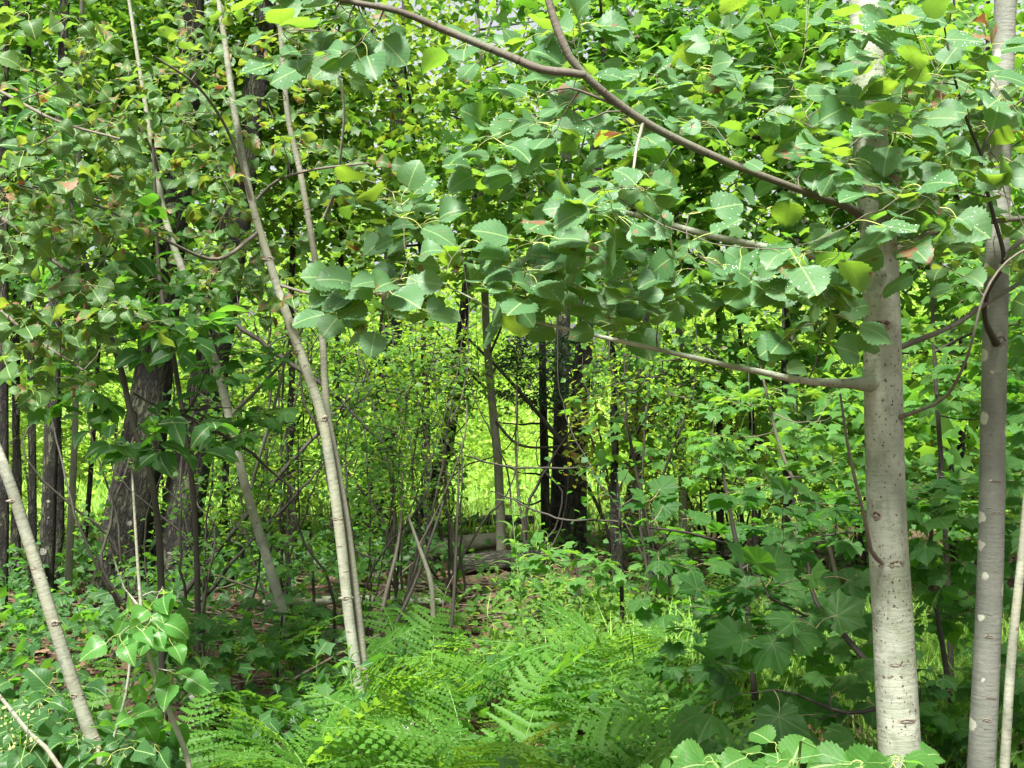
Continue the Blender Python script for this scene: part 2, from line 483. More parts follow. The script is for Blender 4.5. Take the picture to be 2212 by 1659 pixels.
# ------------------------------------------------------------------ leaf templates: dict(V, F, uv, mi)
def grid_leaf(half, rows, cols=(-1, -.5, 0, .5, 1), teeth=0.0, fold=0.2, curl=0.15, wave=0.04, seed=0, pet=0.0, pet_r=0.011, drops=0, petsag=0.1, fwd=0.0):
    g = np.random.default_rng(seed)
    t = np.linspace(0, 1, rows)
    hw = half(t)
    if teeth:
        m = np.where(np.arange(rows) % 2 == 0, 1 + teeth, 1 - teeth)
        m[0] = m[-1] = 1
        hw = hw * m
    V, uv = [], []
    ph = g.uniform(0, 6.28, 3)
    sgn = g.uniform(-1, 1)
    for i in range(rows):
        for c in cols:
            x = hw[i] * c
            y = t[i] - (fwd * abs(c) * hw[i])
            z = fold * abs(x) + curl * (-(t[i] - .35) ** 2) + wave * math.sin(7 * t[i] + ph[0] + 2 * c) * abs(c) + sgn * 0.08 * x
            V.append((x, y, z))
            uv.append((x, t[i]))
    nc = len(cols)
    F = []
    for i in range(rows - 1):
        for j in range(nc - 1):
            a = i * nc + j
            F.append((a, a + 1, a + nc + 1, a + nc))
    V = np.array(V)
    uv = np.array(uv)
    mi = [0] * len(F)
    tris = [np.array(F)]
    if pet:
        n = 5
        s = np.linspace(0, 1, n)
        path = np.stack([g.uniform(-.1, .1) * np.sin(s * 3.14), -pet * (1 - s), petsag * np.sin(s * 3.14) * pet + curl * (-.1225) * s], 1)
        pv, pf, _ = tube_np(path, np.full(n, pet_r), 3, cap=False)
        k = len(V)
        V = np.vstack([V, pv])
        uv = np.vstack([uv, np.zeros((len(pv), 2))])
        tris.append(pf[0] + k)
        mi += [1] * len(pf[0])
    if drops:
        a6 = np.linspace(0, 2 * np.pi, 6, endpoint=False)
        q = []
        for _ in range(drops):
            i = g.integers(1, rows - 2)
            j = g.integers(0, nc - 1)
            ca, cb = g.uniform(0.1, .9, 2)
            a = i * nc + j
            p = (V[a] * (1 - ca) + V[a + 1] * ca) * (1 - cb) + (V[a + nc] * (1 - ca) + V[a + nc + 1] * ca) * cb
            r = g.uniform(0.006, 0.019)
            k = len(V)
            ring = np.stack([np.cos(a6) * r, np.sin(a6) * r, np.full(6, -0.001)], 1) + p
            ring2 = np.stack([np.cos(a6) * r * .65, np.sin(a6) * r * .65, np.full(6, r * .55)], 1) + p
            V = np.vstack([V, ring, ring2, p + [0, 0, r * .8]])
            uv = np.vstack([uv, np.zeros((13, 2))])
            for e in range(6):
                f = (e + 1) % 6
                q.append((k + e, k + f, k + 6 + f, k + 6 + e))
                q.append((k + 6 + e, k + 6 + f, k + 12, k + 12))
        q = np.array(q)
        tris.append(q[0::2])
        mi += [2] * len(q[0::2])
        tr = q[1::2, :3]
        tris.append(tr)
        mi += [2] * len(tr)
    if pet:
        V = V + np.array([0, pet, 0])
    return dict(V=V, F=tris, uv=uv, mi=np.array(mi))


def aspen_half(t):
    return 0.50 * np.maximum(0, np.sin(np.pi * np.clip(t, 0, 1) ** 0.72)) ** 0.62 + 0.02


def heart_half(t):
    return 0.44 * np.maximum(0, np.sin(np.pi * np.clip(t, 0, 1) ** 0.55)) ** 0.8 + 0.008


def oval_half(t):
    return 0.29 * np.maximum(0, np.sin(np.pi * np.clip(t, 0, 1) ** 0.85)) ** 0.85 + 0.006


def lance_half(t):
    return 0.11 * np.maximum(0, np.sin(np.pi * np.clip(t, 0, 1) ** 0.7)) ** 0.9 + 0.004


def maple_leaf_t(seed, pet=0.7, curl=0.25, nk=1.0, side=1.0):
    g = np.random.default_rng(seed)
    lobes = [(0, 1.0), (52, 0.90), (-52, 0.90), (114, 0.6), (-114, 0.6)]
    lobes = [(a_, L_ * (side if a_ else 1)) for a_, L_ in lobes]
    tip = [(-15, .78), (-9, .86), (-6, .84), (0, 1.0), (6, .84), (9, .86), (15, .78)]
    pts = []
    for a, L in sorted(lobes):
        for da, f in tip:
            k = 1.0 if abs(a) < 100 else 0.9
            pts.append((a + da * k * (1.0 if L > .6 else 1.2), L * f))
    # notches between lobes
    notch = [(-84, .60 * nk * side), (-27, .66 * nk), (27, .66 * nk), (84, .60 * nk * side), (-150, .42), (150, .42), (180, 0.08)]
    pts = sorted(pts + notch)
    V = [(0, 0, 0)]
    for ring in (0.5, 1.0):
        for a, L in pts:
            r = L * ring * (1 + g.normal() * 0.02 * ring)
            x, y = math.sin(R(a)) * r, math.cos(R(a)) * r
            pp = min(abs(((a + 26) % 52) - 26) / 26, 1) if abs(a) < 140 else .5
            V.append((x, y, 0.10 * pp * ring - curl * (x * x + (y - .3) ** 2) + g.normal() * 0.012))
    V = np.array(V)
    n = len(pts)
    tri = [(0, 1 + (i + 1) % n, 1 + i) for i in range(n)]
    quad = [(1 + i, 1 + (i + 1) % n, 1 + n + (i + 1) % n, 1 + n + i) for i in range(n)]
    uv = V[:, :2].copy()
    F = [np.array(tri), np.array(quad)]
    mi = [0] * (2 * n)
    s = np.linspace(0, 1, 5)
    path = np.stack([g.uniform(-.08, .08) * np.sin(s * 3.14), -pet * (1 - s), 0.1 * pet * np.sin(s * 3.14)], 1)
    pv, pf, _ = tube_np(path, np.full(5, 0.013), 3, cap=False)
    pf = pf[0] + len(V)
    V = np.vstack([V, pv]) + np.array([0, pet, 0])
    uv = np.vstack([uv, np.zeros((len(pv), 2)) + .3])
    F.append(pf)
    mi += [1] * len(pf)
    V[:, 1] -= 0
    return dict(V=V, F=F, uv=uv, mi=np.array(mi))


def simple_leaf(half, rows=4, fold=0.3, curl=0.2, seed=0):
    return grid_leaf(half, rows, cols=(-1, 0, 1), fold=fold, curl=curl, wave=0, seed=seed)


ASPEN = [grid_leaf(aspen_half, 17, teeth=.075, fold=f, curl=c, wave=wv, seed=i, pet=p, drops=dr)
         for i, (f, c, wv, p, dr) in enumerate([(.10, .15, .03, .7, 10), (.15, .3, .04, .55, 0), (.05, .1, .04, .8, 16), (.2, .3, .04, .6, 3), (-.08, .3, .05, .7, 0),
                                                (.1, .4, .05, .5, 8), (.12, .0, .06, .75, 14), (.1, .2, .04, .65, 0), (.25, .45, .06, .6, 4), (.0, .2, .06, .7, 5), (.4, .3, .05, .6, 0), (.2, .6, .08, .5, 0), (-.1, .15, .07, .8, 4), (.08, .25, .05, .6, 0)])]
WORN = [grid_leaf(aspen_half, 13, teeth=.07, fold=f, curl=c, wave=wv, seed=20 + i, pet=p, drops=dr)
        for i, (f, c, wv, p, dr) in enumerate([(.15, .5, .08, .7, 0), (.3, .8, .12, .55, 4), (.1, .2, .06, .8, 0), (.5, 1.1, .14, .6, 0), (-.1, .4, .08, .7, 6), (.2, .9, .1, .5, 0)])]
SHOOT = [grid_leaf(heart_half, 13, teeth=.03, fold=f, curl=c, wave=.05, seed=40 + i, pet=p)
         for i, (f, c, p) in enumerate([(.2, .4, .5), (.3, .6, .6), (.1, .3, .45), (.4, .8, .5)])]
BEECH = [grid_leaf(oval_half, 11, teeth=.03, fold=f, curl=c, wave=.03, seed=50 + i, pet=.12) for i, (f, c) in enumerate([(.2, .3), (.35, .5), (.1, .2), (.25, .7)])]
HAZEL = [grid_leaf(aspen_half, 19, teeth=.07, fold=f, curl=c, wave=.06, seed=60 + i, pet=.3) for i, (f, c) in enumerate([(.2, .3), (.3, .6), (.1, .5)])]
MAPLE = [maple_leaf_t(70 + i, pet=p, curl=c, nk=k, side=sd_) for i, (p, c, k, sd_) in enumerate([(.7, .2, 1, 1), (.9, .35, 1.15, .9), (.6, .1, .9, 1), (.8, .5, 1.2, .85), (.7, .28, 1.1, .95), (.5, .6, 1.25, .8), (.7, .15, 1.28, .92), (.8, .8, 1.05, 1)])]
SMALL = [simple_leaf(oval_half, 4, seed=80), simple_leaf(heart_half, 4, seed=81)]
FARL = [simple_leaf(lambda t: oval_half(t) * 1.1, 3, seed=80), simple_leaf(lambda t: heart_half(t) * 1.05, 3, seed=81)]
MAPLE_S = []
for i in range(3):                    # a lighter maple leaf for plants farther in
    g_ = np.random.default_rng(90 + i)
    an = np.array([-112, -82, -52, -27, 0, 27, 52, 82, 112, 180])
    rr = np.array([.6, .52, .9, .62, 1, .62, .9, .52, .6, .1])
    V_ = np.vstack([[0, 0, 0], np.stack([np.sin(np.radians(an)) * rr, np.cos(np.radians(an)) * rr, -.22 * rr ** 2 + g_.normal(0, .03, 10)], 1)])
    MAPLE_S.append(dict(V=V_ + [0, .15, 0], F=[np.array([(0, 1 + (k + 1) % 10, 1 + k) for k in range(10)])], uv=V_[:, :2].copy(), mi=np.zeros(10, int)))
LANCE = [simple_leaf(lance_half, 6, fold=.3, curl=.5, seed=100), simple_leaf(lance_half, 6, fold=.2, curl=.9, seed=101)]
HERB = [simple_leaf(lambda t: oval_half(t) * .72, 5, fold=.3, curl=.5, seed=103)]


# the same leaves with fewer faces, for those past the first three hundred of a plant
ASPEN_LITE = [grid_leaf(aspen_half, 17, teeth=.075, fold=f, curl=c, wave=wv, seed=i, pet=p, cols=(-1, 0, 1))
         for i, (f, c, wv, p, dr) in enumerate([(.10, .15, .03, .7, 10), (.15, .3, .04, .55, 0), (.05, .1, .04, .8, 16), (.2, .3, .04, .6, 3), (-.08, .3, .05, .7, 0),
                                                (.1, .4, .05, .5, 8), (.12, .0, .06, .75, 14), (.1, .2, .04, .65, 0), (.25, .45, .06, .6, 4), (.0, .2, .06, .7, 5), (.4, .3, .05, .6, 0), (.2, .6, .08, .5, 0), (-.1, .15, .07, .8, 4), (.08, .25, .05, .6, 0)])]
WORN_LITE = [grid_leaf(aspen_half, 13, teeth=.07, fold=f, curl=c, wave=wv, seed=20 + i, pet=p, cols=(-1, 0, 1))
        for i, (f, c, wv, p, dr) in enumerate([(.15, .5, .08, .7, 0), (.3, .8, .12, .55, 4), (.1, .2, .06, .8, 0), (.5, 1.1, .14, .6, 0), (-.1, .4, .08, .7, 6), (.2, .9, .1, .5, 0)])]
LITE = {id(ASPEN): ASPEN_LITE, id(WORN): WORN_LITE}


def frames(d, n):
    """Rotation matrices with local y along d, local z near n."""
    d = unit(d)
    x = unit(np.cross(d, n))
    z = np.cross(x, d)
    return np.stack([x, d, z], -1)


def joined(name, tmpl, which, Rm, T, sc, mats, parent=None, base=None, kind='stuff'):
    Vs, Fs, uvs, mis, rn = [], {}, [], {}, []
    k0 = 0
    for ti, t in enumerate(tmpl):
        idx = np.where(which == ti)[0]
        if len(idx) == 0:
            continue
        V = np.einsum('kij,nj->kni', Rm[idx] * sc[idx][:, None, None], t['V']) + T[idx][:, None, :]
        n = len(t['V'])
        Vs.append(V.reshape(-1, 3))
        uvs.append(np.tile(t['uv'], (len(idx), 1)))
        rn.append(np.repeat(rng.uniform(0, 1, len(idx)), n))
        fi = 0
        for F in t['F']:
            f = (F[None] + (np.arange(len(idx)) * n)[:, None, None] + k0).reshape(-1, F.shape[1])
            Fs.setdefault(F.shape[1], []).append(f)
            mis.setdefault(F.shape[1], []).append(np.tile(t['mi'][fi:fi + len(F)], len(idx)))
            fi += len(F)
        k0 += len(idx) * n
    if not Vs:
        return None
    ks = sorted(Fs)
    me = mesh_np(name, np.vstack(Vs), [np.vstack(Fs[k]) for k in ks], mats, np.vstack(uvs),
                 np.concatenate([np.concatenate(mis[k]) for k in ks]), np.concatenate(rn))
    return obj(name, me, parent, base, kind)


_tm = {}


def tmpl_mesh(name, t, mats):
    key = (name, id(t), tuple(m.name for m in mats))
    if key not in _tm:
        _tm[key] = mesh_np(name, t['V'], t['F'], mats, t['uv'], t['mi'])
    return _tm[key]


# ------------------------------------------------------------------ plants
class Plant:
    def __init__(self, name, label, cat, base, group=None):
        base = np.array([base[0], base[1], gz(base[0], base[1])])
        self.base = base
        self.root = bpy.data.objects.new(name, None)
        self.root.empty_display_size = 0.1
        COL.objects.link(self.root)
        self.root.location = base
        tag(self.root, label, cat, group)
        self.nodes, self.dirs, self.rads = [], [], []
        self.lv = []          # template no, R, pos, size
        self.nt = 0
        self.twig = None
        self.trunk = None

    def add_nodes(self, path, rad):
        T = unit(np.gradient(path, axis=0))
        for p, t, r in zip(path, T, rad):
            self.nodes.append(p)
            self.dirs.append(t)
            self.rads.append(r)

    def tube(self, name, path, rad, mat, step=0.05, seg=10, noise=0.0, parent=None, nodes=True, wig=0.0):
        path, rad = smooth(path, rad, step)
        if wig:
            n = len(path)
            w_ = np.cumsum(rng.normal(0, wig, (n, 3)), 0)
            w_ -= np.linspace(0, 1, n)[:, None] * w_[-1]
            path = path + w_
        self.nt += 1
        o = tube_obj(name, path, rad, mat, parent or self.root, None if parent else self.base, seg, noise, self.nt)
        if nodes:
            self.add_nodes(path, rad)
        return o, path, rad

    def px(self, name, pts, mat, step=0.05, seg=10, noise=0.0, nodes=True, parent=None, wig=0.0):
        """pts: (x, y, depth, width in picture units)"""
        path = [P(x, y, d) for x, y, d, w_ in pts]
        rad = [w_ / 2 / FPX * d for x, y, d, w_ in pts]
        return self.tube(name, path, rad, mat, step, seg, noise, parent, nodes, wig)

    def twig_to(self, tgt, mat, r0=0.0035, maxlen=0.9, mn=0.06):
        N = np.asarray(self.nodes)
        dist = np.linalg.norm(N - tgt, axis=1) + 0.3 * np.maximum(0, N[:, 2] - tgt[2])
        dist = np.where(dist < mn, 9, dist)
        i = int(np.argmin(dist))
        s = N[i]
        e = np.array(tgt, float)
        L = np.linalg.norm(e - s)
        if L > maxlen:
            e = s + (e - s) * maxlen / L
            L = maxlen
        c = s + (e - s) * 0.5 + self.dirs[i] * L * 0.15 + rng.normal(0, 0.09, 3) * L + np.array([0, 0, 0.05 * L])
        t = np.linspace(0, 1, max(5, int(L / 0.05)))[:, None]
        path = (1 - t) ** 2 * s + 2 * t * (1 - t) * c + t * t * e
        path[1:-1] += rng.normal(0, 0.004, path[1:-1].shape)
        ra = min(r0 * (0.7 + L), self.rads[i] * 0.8)
        rad = np.linspace(ra, 0.0011, len(path))
        self.twig = tube_obj('twig', path, rad, mat, self.root, self.base, 5)
        self.add_nodes(path[2:], rad[2:])
        return path

    def leaf(self, ti, pos, d, n, size):
        self.lv.append((ti, np.asarray(pos, float), np.asarray(d, float), np.asarray(n, float), size, self.twig))

    def leaves_on(self, path, nvar, size, spacing=0.045, start=0.3, droop=0.3, cam=0.45, up=0.8, jit=0.4, endn=3, flat=False):
        seg = np.linalg.norm(np.diff(path, axis=0), axis=1)
        arc = np.concatenate([[0], np.cumsum(seg)])
        L = arc[-1]
        pos = list(np.arange(start * L, L, spacing)) + [L] * endn
        T = unit(path[-1] - path[0])
        side = unit(np.cross(T, [0, 0, 1.0]) + 1e-6)
        k = rng.integers(0, 2)
        for q, s in enumerate(pos):
            p = np.array([np.interp(s, arc, path[:, c]) for c in range(3)])
            sg = 1 if (q + k) % 2 == 0 else -1
            d = side * sg * rng.uniform(.5, 1.1) + T * rng.uniform(0.1, .8) + np.array([0, 0, -droop]) * rng.uniform(.4, 1.6) + rng.normal(0, .25, 3)
            n = np.array([0, -cam, up]) + rng.normal(0, jit, 3)
            self.leaf(rng.integers(0, nvar), p, d, n, size * rng.uniform(.6, 1.2))

    def finish(self, tmpl, mats, most=300, name='leaf'):
        if not self.lv:
            return
        which = np.array([l[0] for l in self.lv])
        T = np.array([l[1] for l in self.lv])
        Rm = frames(np.array([l[2] for l in self.lv]), np.array([l[3] for l in self.lv]))
        sc = np.array([l[4] for l in self.lv])
        x = CX + T[:, 0] / np.maximum(T[:, 1], .1) * FPX
        y = CY - (T[:, 2] - CAMZ) / np.maximum(T[:, 1], .1) * FPX
        vis = (x > -60) & (x < 2272) & (y > -60) & (y < 1720)
        score = np.where(vis, sc / np.maximum(T[:, 1], .1), -1)
        order = np.argsort(-score)
        solo = [i for i in order[:most] if score[i] > 0]
        rest = np.setdiff1d(np.arange(len(sc)), solo)
        inv = Matrix.Translation(-Vector(self.base))
        for i in solo:
            o = bpy.data.objects.new(name, tmpl_mesh(name, tmpl[which[i]], mats))
            COL.objects.link(o)
            tw_ = self.lv[i][5]
            o.parent = tw_ or self.root          # a leaf belongs to its twig
            if tw_ is None:
                o.matrix_parent_inverse = inv
            m = np.eye(4)
            m[:3, :3] = Rm[i] * sc[i]
            m[:3, 3] = T[i]
            o.matrix_basis = Matrix(m.tolist())
        if len(rest):
            joined('foliage', LITE.get(id(tmpl), tmpl), which[rest], Rm[rest], T[rest], sc[rest], mats, self.root, self.base)


def region_targets(regs):
    out = []
    for x0, y0, x1, y1, d0, d1, n in regs:
        for _ in range(n):
            out.append(P(rng.uniform(x0, x1), rng.uniform(y0, y1), rng.uniform(d0, d1)))
    rng.shuffle(out)
    return out


def foliage_cloud(n_clust, per, centers_fn, spread, size, nvar, up=1.0, jit=0.55, flat=0.55, cam=0.0):
    """Leaves in clumps: arrays which, R, T, size."""
    C = centers_fn(n_clust)
    T = np.repeat(C, per, 0) + rng.normal(0, spread, (len(C) * per, 3)) * np.array([1, 1, flat])
    n = np.array([0, -cam, up]) + rng.normal(0, jit, (len(T), 3))
    a = rng.uniform(0, 6.283, len(T))
    d = np.stack([np.cos(a), np.sin(a), rng.normal(-0.35, .3, len(T))], 1)
    return rng.integers(0, nvar, len(T)), frames(d, n), T, size * rng.uniform(.6, 1.2, len(T)), C


def ellipsoid(c, r, shell=0.55):
    def f(n):
        v = unit(rng.normal(0, 1, (n, 3)))
        q = rng.uniform(shell ** 3, 1, n) ** (1 / 3)
        return np.asarray(c) + v * q[:, None] * np.asarray(r)
    return f


def crown(pl, c, r, n_clust, per, spread, size, mat, tm=None, limb_mat=None, n_limb=6, start=None, shell=0.5, flat=.55, cam=0.0, name='crown', jit=.55):
    tm = tm or SMALL
    wh, Rm, T, sc, C = foliage_cloud(n_clust, per, ellipsoid(c, r, shell), spread, size, len(tm), flat=flat, cam=cam, jit=jit)
    keep = T[:, 2] > 0.05
    joined(name, tm, wh[keep], Rm[keep], T[keep], sc[keep], [mat, M['petiole']], pl.root, pl.base, 'stuff')
    if limb_mat is not None and pl.nodes:
        pick = rng.choice(len(C), min(n_limb, len(C)), replace=False)
        N0 = np.asarray(pl.nodes)
        for i in pick:
            e = C[i]
            dd = np.linalg.norm(N0 - e, axis=1) + 0.8 * np.maximum(0, N0[:, 2] - e[2] + .15)
            j = int(np.argmin(dd))
            s = N0[j]
            L = np.linalg.norm(e - s)
            m = (s + e) / 2 + np.array([0, 0, -0.06 * L]) + rng.normal(0, .06, 3) * L
            r0 = min(pl.rads[j] * .6, 0.006 + 0.009 * L)
            pl.tube('limb', [s, m, e], [r0, r0 * .6, r0 * .2], limb_mat, 0.15, 6, 0.0, None, False, 0.008)


# ================================================================== THE PLACE
# ------------------------------------------------------------------ ground
gx = np.concatenate([np.linspace(-200, -14, 12), np.linspace(-13, 13, 90), np.linspace(14, 200, 12)])
gy = np.concatenate([np.linspace(-30, 1, 8), np.linspace(1.5, 20, 90), np.linspace(21, 300, 24)])
X, Y = np.meshgrid(gx, gy)
near = np.clip((30 - np.abs(Y - 8)) / 10, 0, 1) * np.clip((14 - np.abs(X)) / 4, 0, 1)
Z = gz(X, Y) + rng.normal(0, 0.012, X.shape) * near
i, j = np.meshgrid(np.arange(len(gy) - 1), np.arange(len(gx) - 1), indexing='ij')
b = (i * len(gx) + j).ravel()
me = mesh_np('forest_floor', np.stack([X, Y, Z], -1).reshape(-1, 3), [np.stack([b, b + 1, b + len(gx) + 1, b + len(gx)], 1)], [M['ground']])
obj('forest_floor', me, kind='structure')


def base_at(px, d):
    return ((px - CX) / FPX * d, d)


GY = lambda d: CY + CAMZ / d * FPX       # picture height of the ground at depth d

# ------------------------------------------------------------------ the pale aspen on the near edge
def knot(pl, trunk_path, trunk_rad, py, d, ang, wpx, hpx, kind='scar'):
    """A branch scar: raised rim with a sunken dark eye, on the trunk's surface; ang from facing the camera."""
    z = CAMZ - (py - CY) / FPX * d
    i = int(np.argmin(np.abs(trunk_path[:, 2] - z)))
    c, r = trunk_path[i], trunk_rad[i]
    a = R(ang)
    out = np.array([math.sin(a), -math.cos(a), 0])
    tan = np.array([math.cos(a), math.sin(a), 0])
    up = np.array([0, 0, 1.0])
    W, H = wpx / FPX * d / 2, hpx / FPX * d / 2
    rings = [(1.35, -0.008), (1.0, 0.0005), (0.7, 0.003), (0.45, 0.001), (0.22, -0.004)]
    V, n = [], 14
    g_ = np.random.default_rng(int(py))
    for k, (f, h) in enumerate(rings):
        for q in range(n):
            t = 2 * math.pi * q / n
            x = math.cos(t) * W * f * (1 + g_.normal() * .16)
            y = math.sin(t) * H * f * (1 + g_.normal() * .2) - (0.35 * abs(math.cos(t)) * H * f if kind == 'brow' else 0)
            ex = math.sqrt(max(1e-6, r * r - min(x * x, r * r * .96)))
            V.append(c * [1, 1, 0] + up * (z + y) + tan * x + out * (ex + h * (0.25 + H * 22)))
    V.append(c * [1, 1, 0] + up * z + out * (r - 0.004))
    F, mi = [], []
    for k in range(len(rings) - 1):
        for q in range(n):
            F.append((k * n + q, k * n + (q + 1) % n, (k + 1) * n + (q + 1) % n, (k + 1) * n + q))
            mi.append(0 if k < 2 or (q * 7 + k * 3) % 5 == 0 else 1)
    T3 = [((len(rings) - 1) * n + q, (len(rings) - 1) * n + (q + 1) % n, len(V) - 1) for q in range(n)]
    me = mesh_np('knot', V, [np.array(F), np.array(T3)], [M['scar'], M['knot']], None, mi + [1] * n)
    obj('knot', me, pl.trunk)


D1 = 3.5
asp = Plant('aspen_tree', 'pale speckled aspen trunk with long leafy branches reaching across the upper picture', 'tree', base_at(1962, D1))
asp.trunk, tp, tr_ = asp.px('trunk', [(1850, -900, D1, 44), (1862, -350, D1, 60), (1870, 0, D1, 70), (1880, 300, D1, 74), (1900, 560, D1, 77), (1907, 830, D1, 80), (1915, 1100, D1, 83), (1926, 1300, D1, 86),
                              (1945, 1659, D1, 92), (1955, 1850, D1, 100), (1962, GY(D1) + 40, D1, 122)], M['aspen_bark'], 0.025, 32, 0.026, nodes=False)
for py, an, wp, hp, kd in [(705, -18, 46, 30, 'scar'), (1213, 5, 34, 17, 'scar'), (1546, 8, 44, 11, 'brow'), (1427, -15, 34, 9, 'brow'), (905, 62, 30, 30, 'scar'),
                           (1110, -48, 24, 20, 'scar')]:
    knot(asp, tp, tr_, py, D1, an, wp, hp, kd)
br = []
br.append(asp.px('branch', [(1890, 482, D1 + .03, 34), (1858, 464, 3.5, 25), (1826, 446, 3.44, 17), (1700, 400, 3.3, 16), (1560, 345, 3.2, 17), (1390, 262, 3.1, 18), (1258, 158, 3.02, 17), (1215, 90, 3.0, 18), (1185, 0, 3.0, 16), (1170, -90, 3.0, 12)], M['branch_bark'], 0.03, 10, 0.05))
asp.px('branch', [(1262, 160, 3.02, 19), (1170, 150, 3.0, 18), (1110, 126, 3.0, 18), (960, 65, 2.98, 16), (860, 24, 2.96, 14), (740, 0, 2.95, 12), (640, -30, 2.95, 9)], M['branch_bark'], 0.03, 10, 0.05)
asp.px('branch', [(1890, 829, D1 - .02, 44), (1858, 829, 3.47, 30), (1835, 828, 3.46, 23), (1790, 827, 3.43, 19), (1720, 820, 3.38, 16), (1640, 803, 3.34, 14), (1560, 787, 3.3, 13), (1400, 750, 3.25, 11), (1300, 728, 3.22, 9), (1180, 700, 3.25, 7), (1090, 680, 3.3, 5), (1010, 640, 3.35, 4), (950, 610, 3.35, 3)], M['aspen_bark'], 0.03, 10, 0.04)
asp.px('branch', [(1890, 592, D1 + .02, 36), (1860, 578, 3.55, 26), (1800, 560, 3.6, 18), (1700, 542, 3.62, 16), (1560, 515, 3.65, 15), (1430, 480, 3.7, 13), (1330, 445, 3.7, 10), (1270, 350, 3.7, 6), (1200, 290, 3.7, 4)], M['aspen_bark'], 0.03, 10, 0.04)
asp.px('branch', [(1930, 905, D1 - .03, 13), (1990, 885, 3.42, 7.5), (2045, 855, 3.38, 6.8), (2090, 770, 3.3, 6.0), (2125, 640, 3.3, 6.0), (2175, 565, 3.3, 5.2), (2250, 520, 3.3, 4.5)], M['twig'], 0.03, 7, 0.05)
asp.px('branch', [(1940, 752, D1, 13), (2060, 702, 3.6, 11), (2130, 655, 3.7, 10), (2240, 590, 3.8, 9)], M['branch_bark'], 0.03, 7, 0.05)
asp.px('branch', [(1905, 1216, D1 - .05, 12), (1882, 1190, 3.4, 10), (1868, 1120, 3.35, 8), (1835, 980, 3.3, 7), (1815, 850, 3.3, 5)], M['twig'], 0.03, 7, 0.05, nodes=False)
asp.px('branch', [(1905, 570, D1 + .02, 17), (1960, 525, 3.55, 14), (2060, 490, 3.6, 13), (2130, 480, 3.62, 12), (2240, 468, 3.7, 11)], M['branch_bark'], 0.03, 8, 0.05)
asp.px('branch', [(1390, 262, 3.1, 9), (1375, 320, 3.05, 7), (1365, 380, 3.0, 6), (1340, 430, 2.95, 4)], M['tan_bark'], 0.03, 6, 0.04)
asp.px('branch', [(1360, 240, 3.1, 8), (1300, 215, 3.05, 7), (1230, 190, 3.0, 5), (1180, 200, 2.95, 4)], M['twig'], 0.03, 6, 0.04)
tg = region_targets([(1420, 20, 1860, 250, 3.2, 3.8, 16), (1380, 200, 1860, 420, 3.2, 3.8, 18), (1000, 20, 1420, 260, 3.15, 3.7, 15), (900, 260, 1420, 420, 3.0, 3.6, 18),
                     (780, 400, 1300, 640, 2.9, 3.5, 25), (1250, 400, 1800, 640, 2.8, 3.6, 24), (1100, 560, 1500, 700, 3.0, 3.6, 12), (1480, 600, 1830, 740, 3.0, 3.5, 9),
                     (560, -30, 900, 120, 2.7, 3.1, 10), (1880, 100, 2200, 420, 3.2, 3.9, 16), (1820, 380, 2060, 600, 2.9, 3.6, 10), (1780, -20, 1980, 420, 2.9, 3.3, 15), (700, 560, 900, 680, 2.9, 3.3, 8)])
for t in tg:
    pth = asp.twig_to(t, M['twig'], 0.0032, 0.7)
    asp.leaves_on(pth, len(ASPEN), 0.080, 0.066, 0.3, droop=.2, cam=.75, up=.85, jit=.28, endn=3)
asp.finish(ASPEN, [M['aspen'], M['petiole'], M['drop']])
crown(asp, P(1750, -900, 3.5) + [0, .6, 0], (1.2, 1.0, .8), 30, 9, .14, .09, M['aspen'], SMALL, M['stem_bark'], 6)

# ------------------------------------------------------------------ the grey trunk at the picture's edge and the thin stem beside it
D2 = 3.95
gry = Plant('maple_tree', 'smooth grey trunk blotched with pale round lichen beside the speckled aspen', 'tree', base_at(2110, D2))
gry.trunk, tp2, tr2 = gry.px('trunk', [(2190, -900, D2, 34), (2180, -250, D2, 44), (2172, 0, D2, 46), (2160, 300, D2, 48), (2152, 600, D2, 51), (2146, 900, D2, 53), (2140, 1200, D2, 55), (2130, 1450, D2, 57), (2120, 1659, D2, 59), (2108, GY(D2) + 30, D2, 70)], M['grey_bark'], 0.025, 24, 0.026, nodes=False)
for py, an, wp, hp, kd in [(1548, -10, 26, 9, 'brow'), (1370, -15, 22, 8, 'brow'), (1105, 0, 24, 7, 'brow'), (735, 10, 26, 26, 'scar'), (560, 20, 20, 16, 'scar')]:
    knot(gry, tp2, tr2, py, D2, an, wp, hp, kd)
gry.px('branch', [(2152, 742, D2 - .03, 18), (2128, 690, 3.75, 11.2), (2133, 630, 3.68, 10.5), (2168, 560, 3.62, 9.8), (2142, 450, 3.58, 8.4), (2120, 335, 3.56, 7.7), (2170, 250, 3.56, 5.6), (2240, 190, 3.56, 4.9)], M['dark_twig'], 0.03, 8, 0.06)
gry.px('branch', [(2168, 560, 3.62, 12), (2205, 520, 3.6, 12), (2270, 480, 3.6, 11)], M['stem_bark'], 0.03, 8, 0.06)
gry.px('branch', [(2120, 335, 3.56, 7), (2085, 250, 3.5, 6), (2060, 160, 3.5, 5), (2040, 60, 3.5, 4)], M['dark_twig'], 0.03, 6, 0.06)
tg = region_targets([(1960, 0, 2230, 330, 3.3, 4.2, 14), (1930, 330, 2230, 480, 3.4, 4.2, 10), (1960, 500, 2230, 620, 3.5, 4.2, 6)])
for t in tg:
    pth = gry.twig_to(t, M['twig'], 0.003, 0.6)
    gry.leaves_on(pth, len(WORN), 0.07, 0.065, 0.35, droop=.3, cam=.5, up=.85, jit=.4, endn=2)
gry.finish(WORN, [M['aspen_worn'], M['petiole'], M['drop']])
crown(gry, P(2300, -900, 3.95) + [0, .5, 0], (1.0, .9, .8), 26, 9, .14, .085, M['aspen'], SMALL, M['stem_bark'], 5)

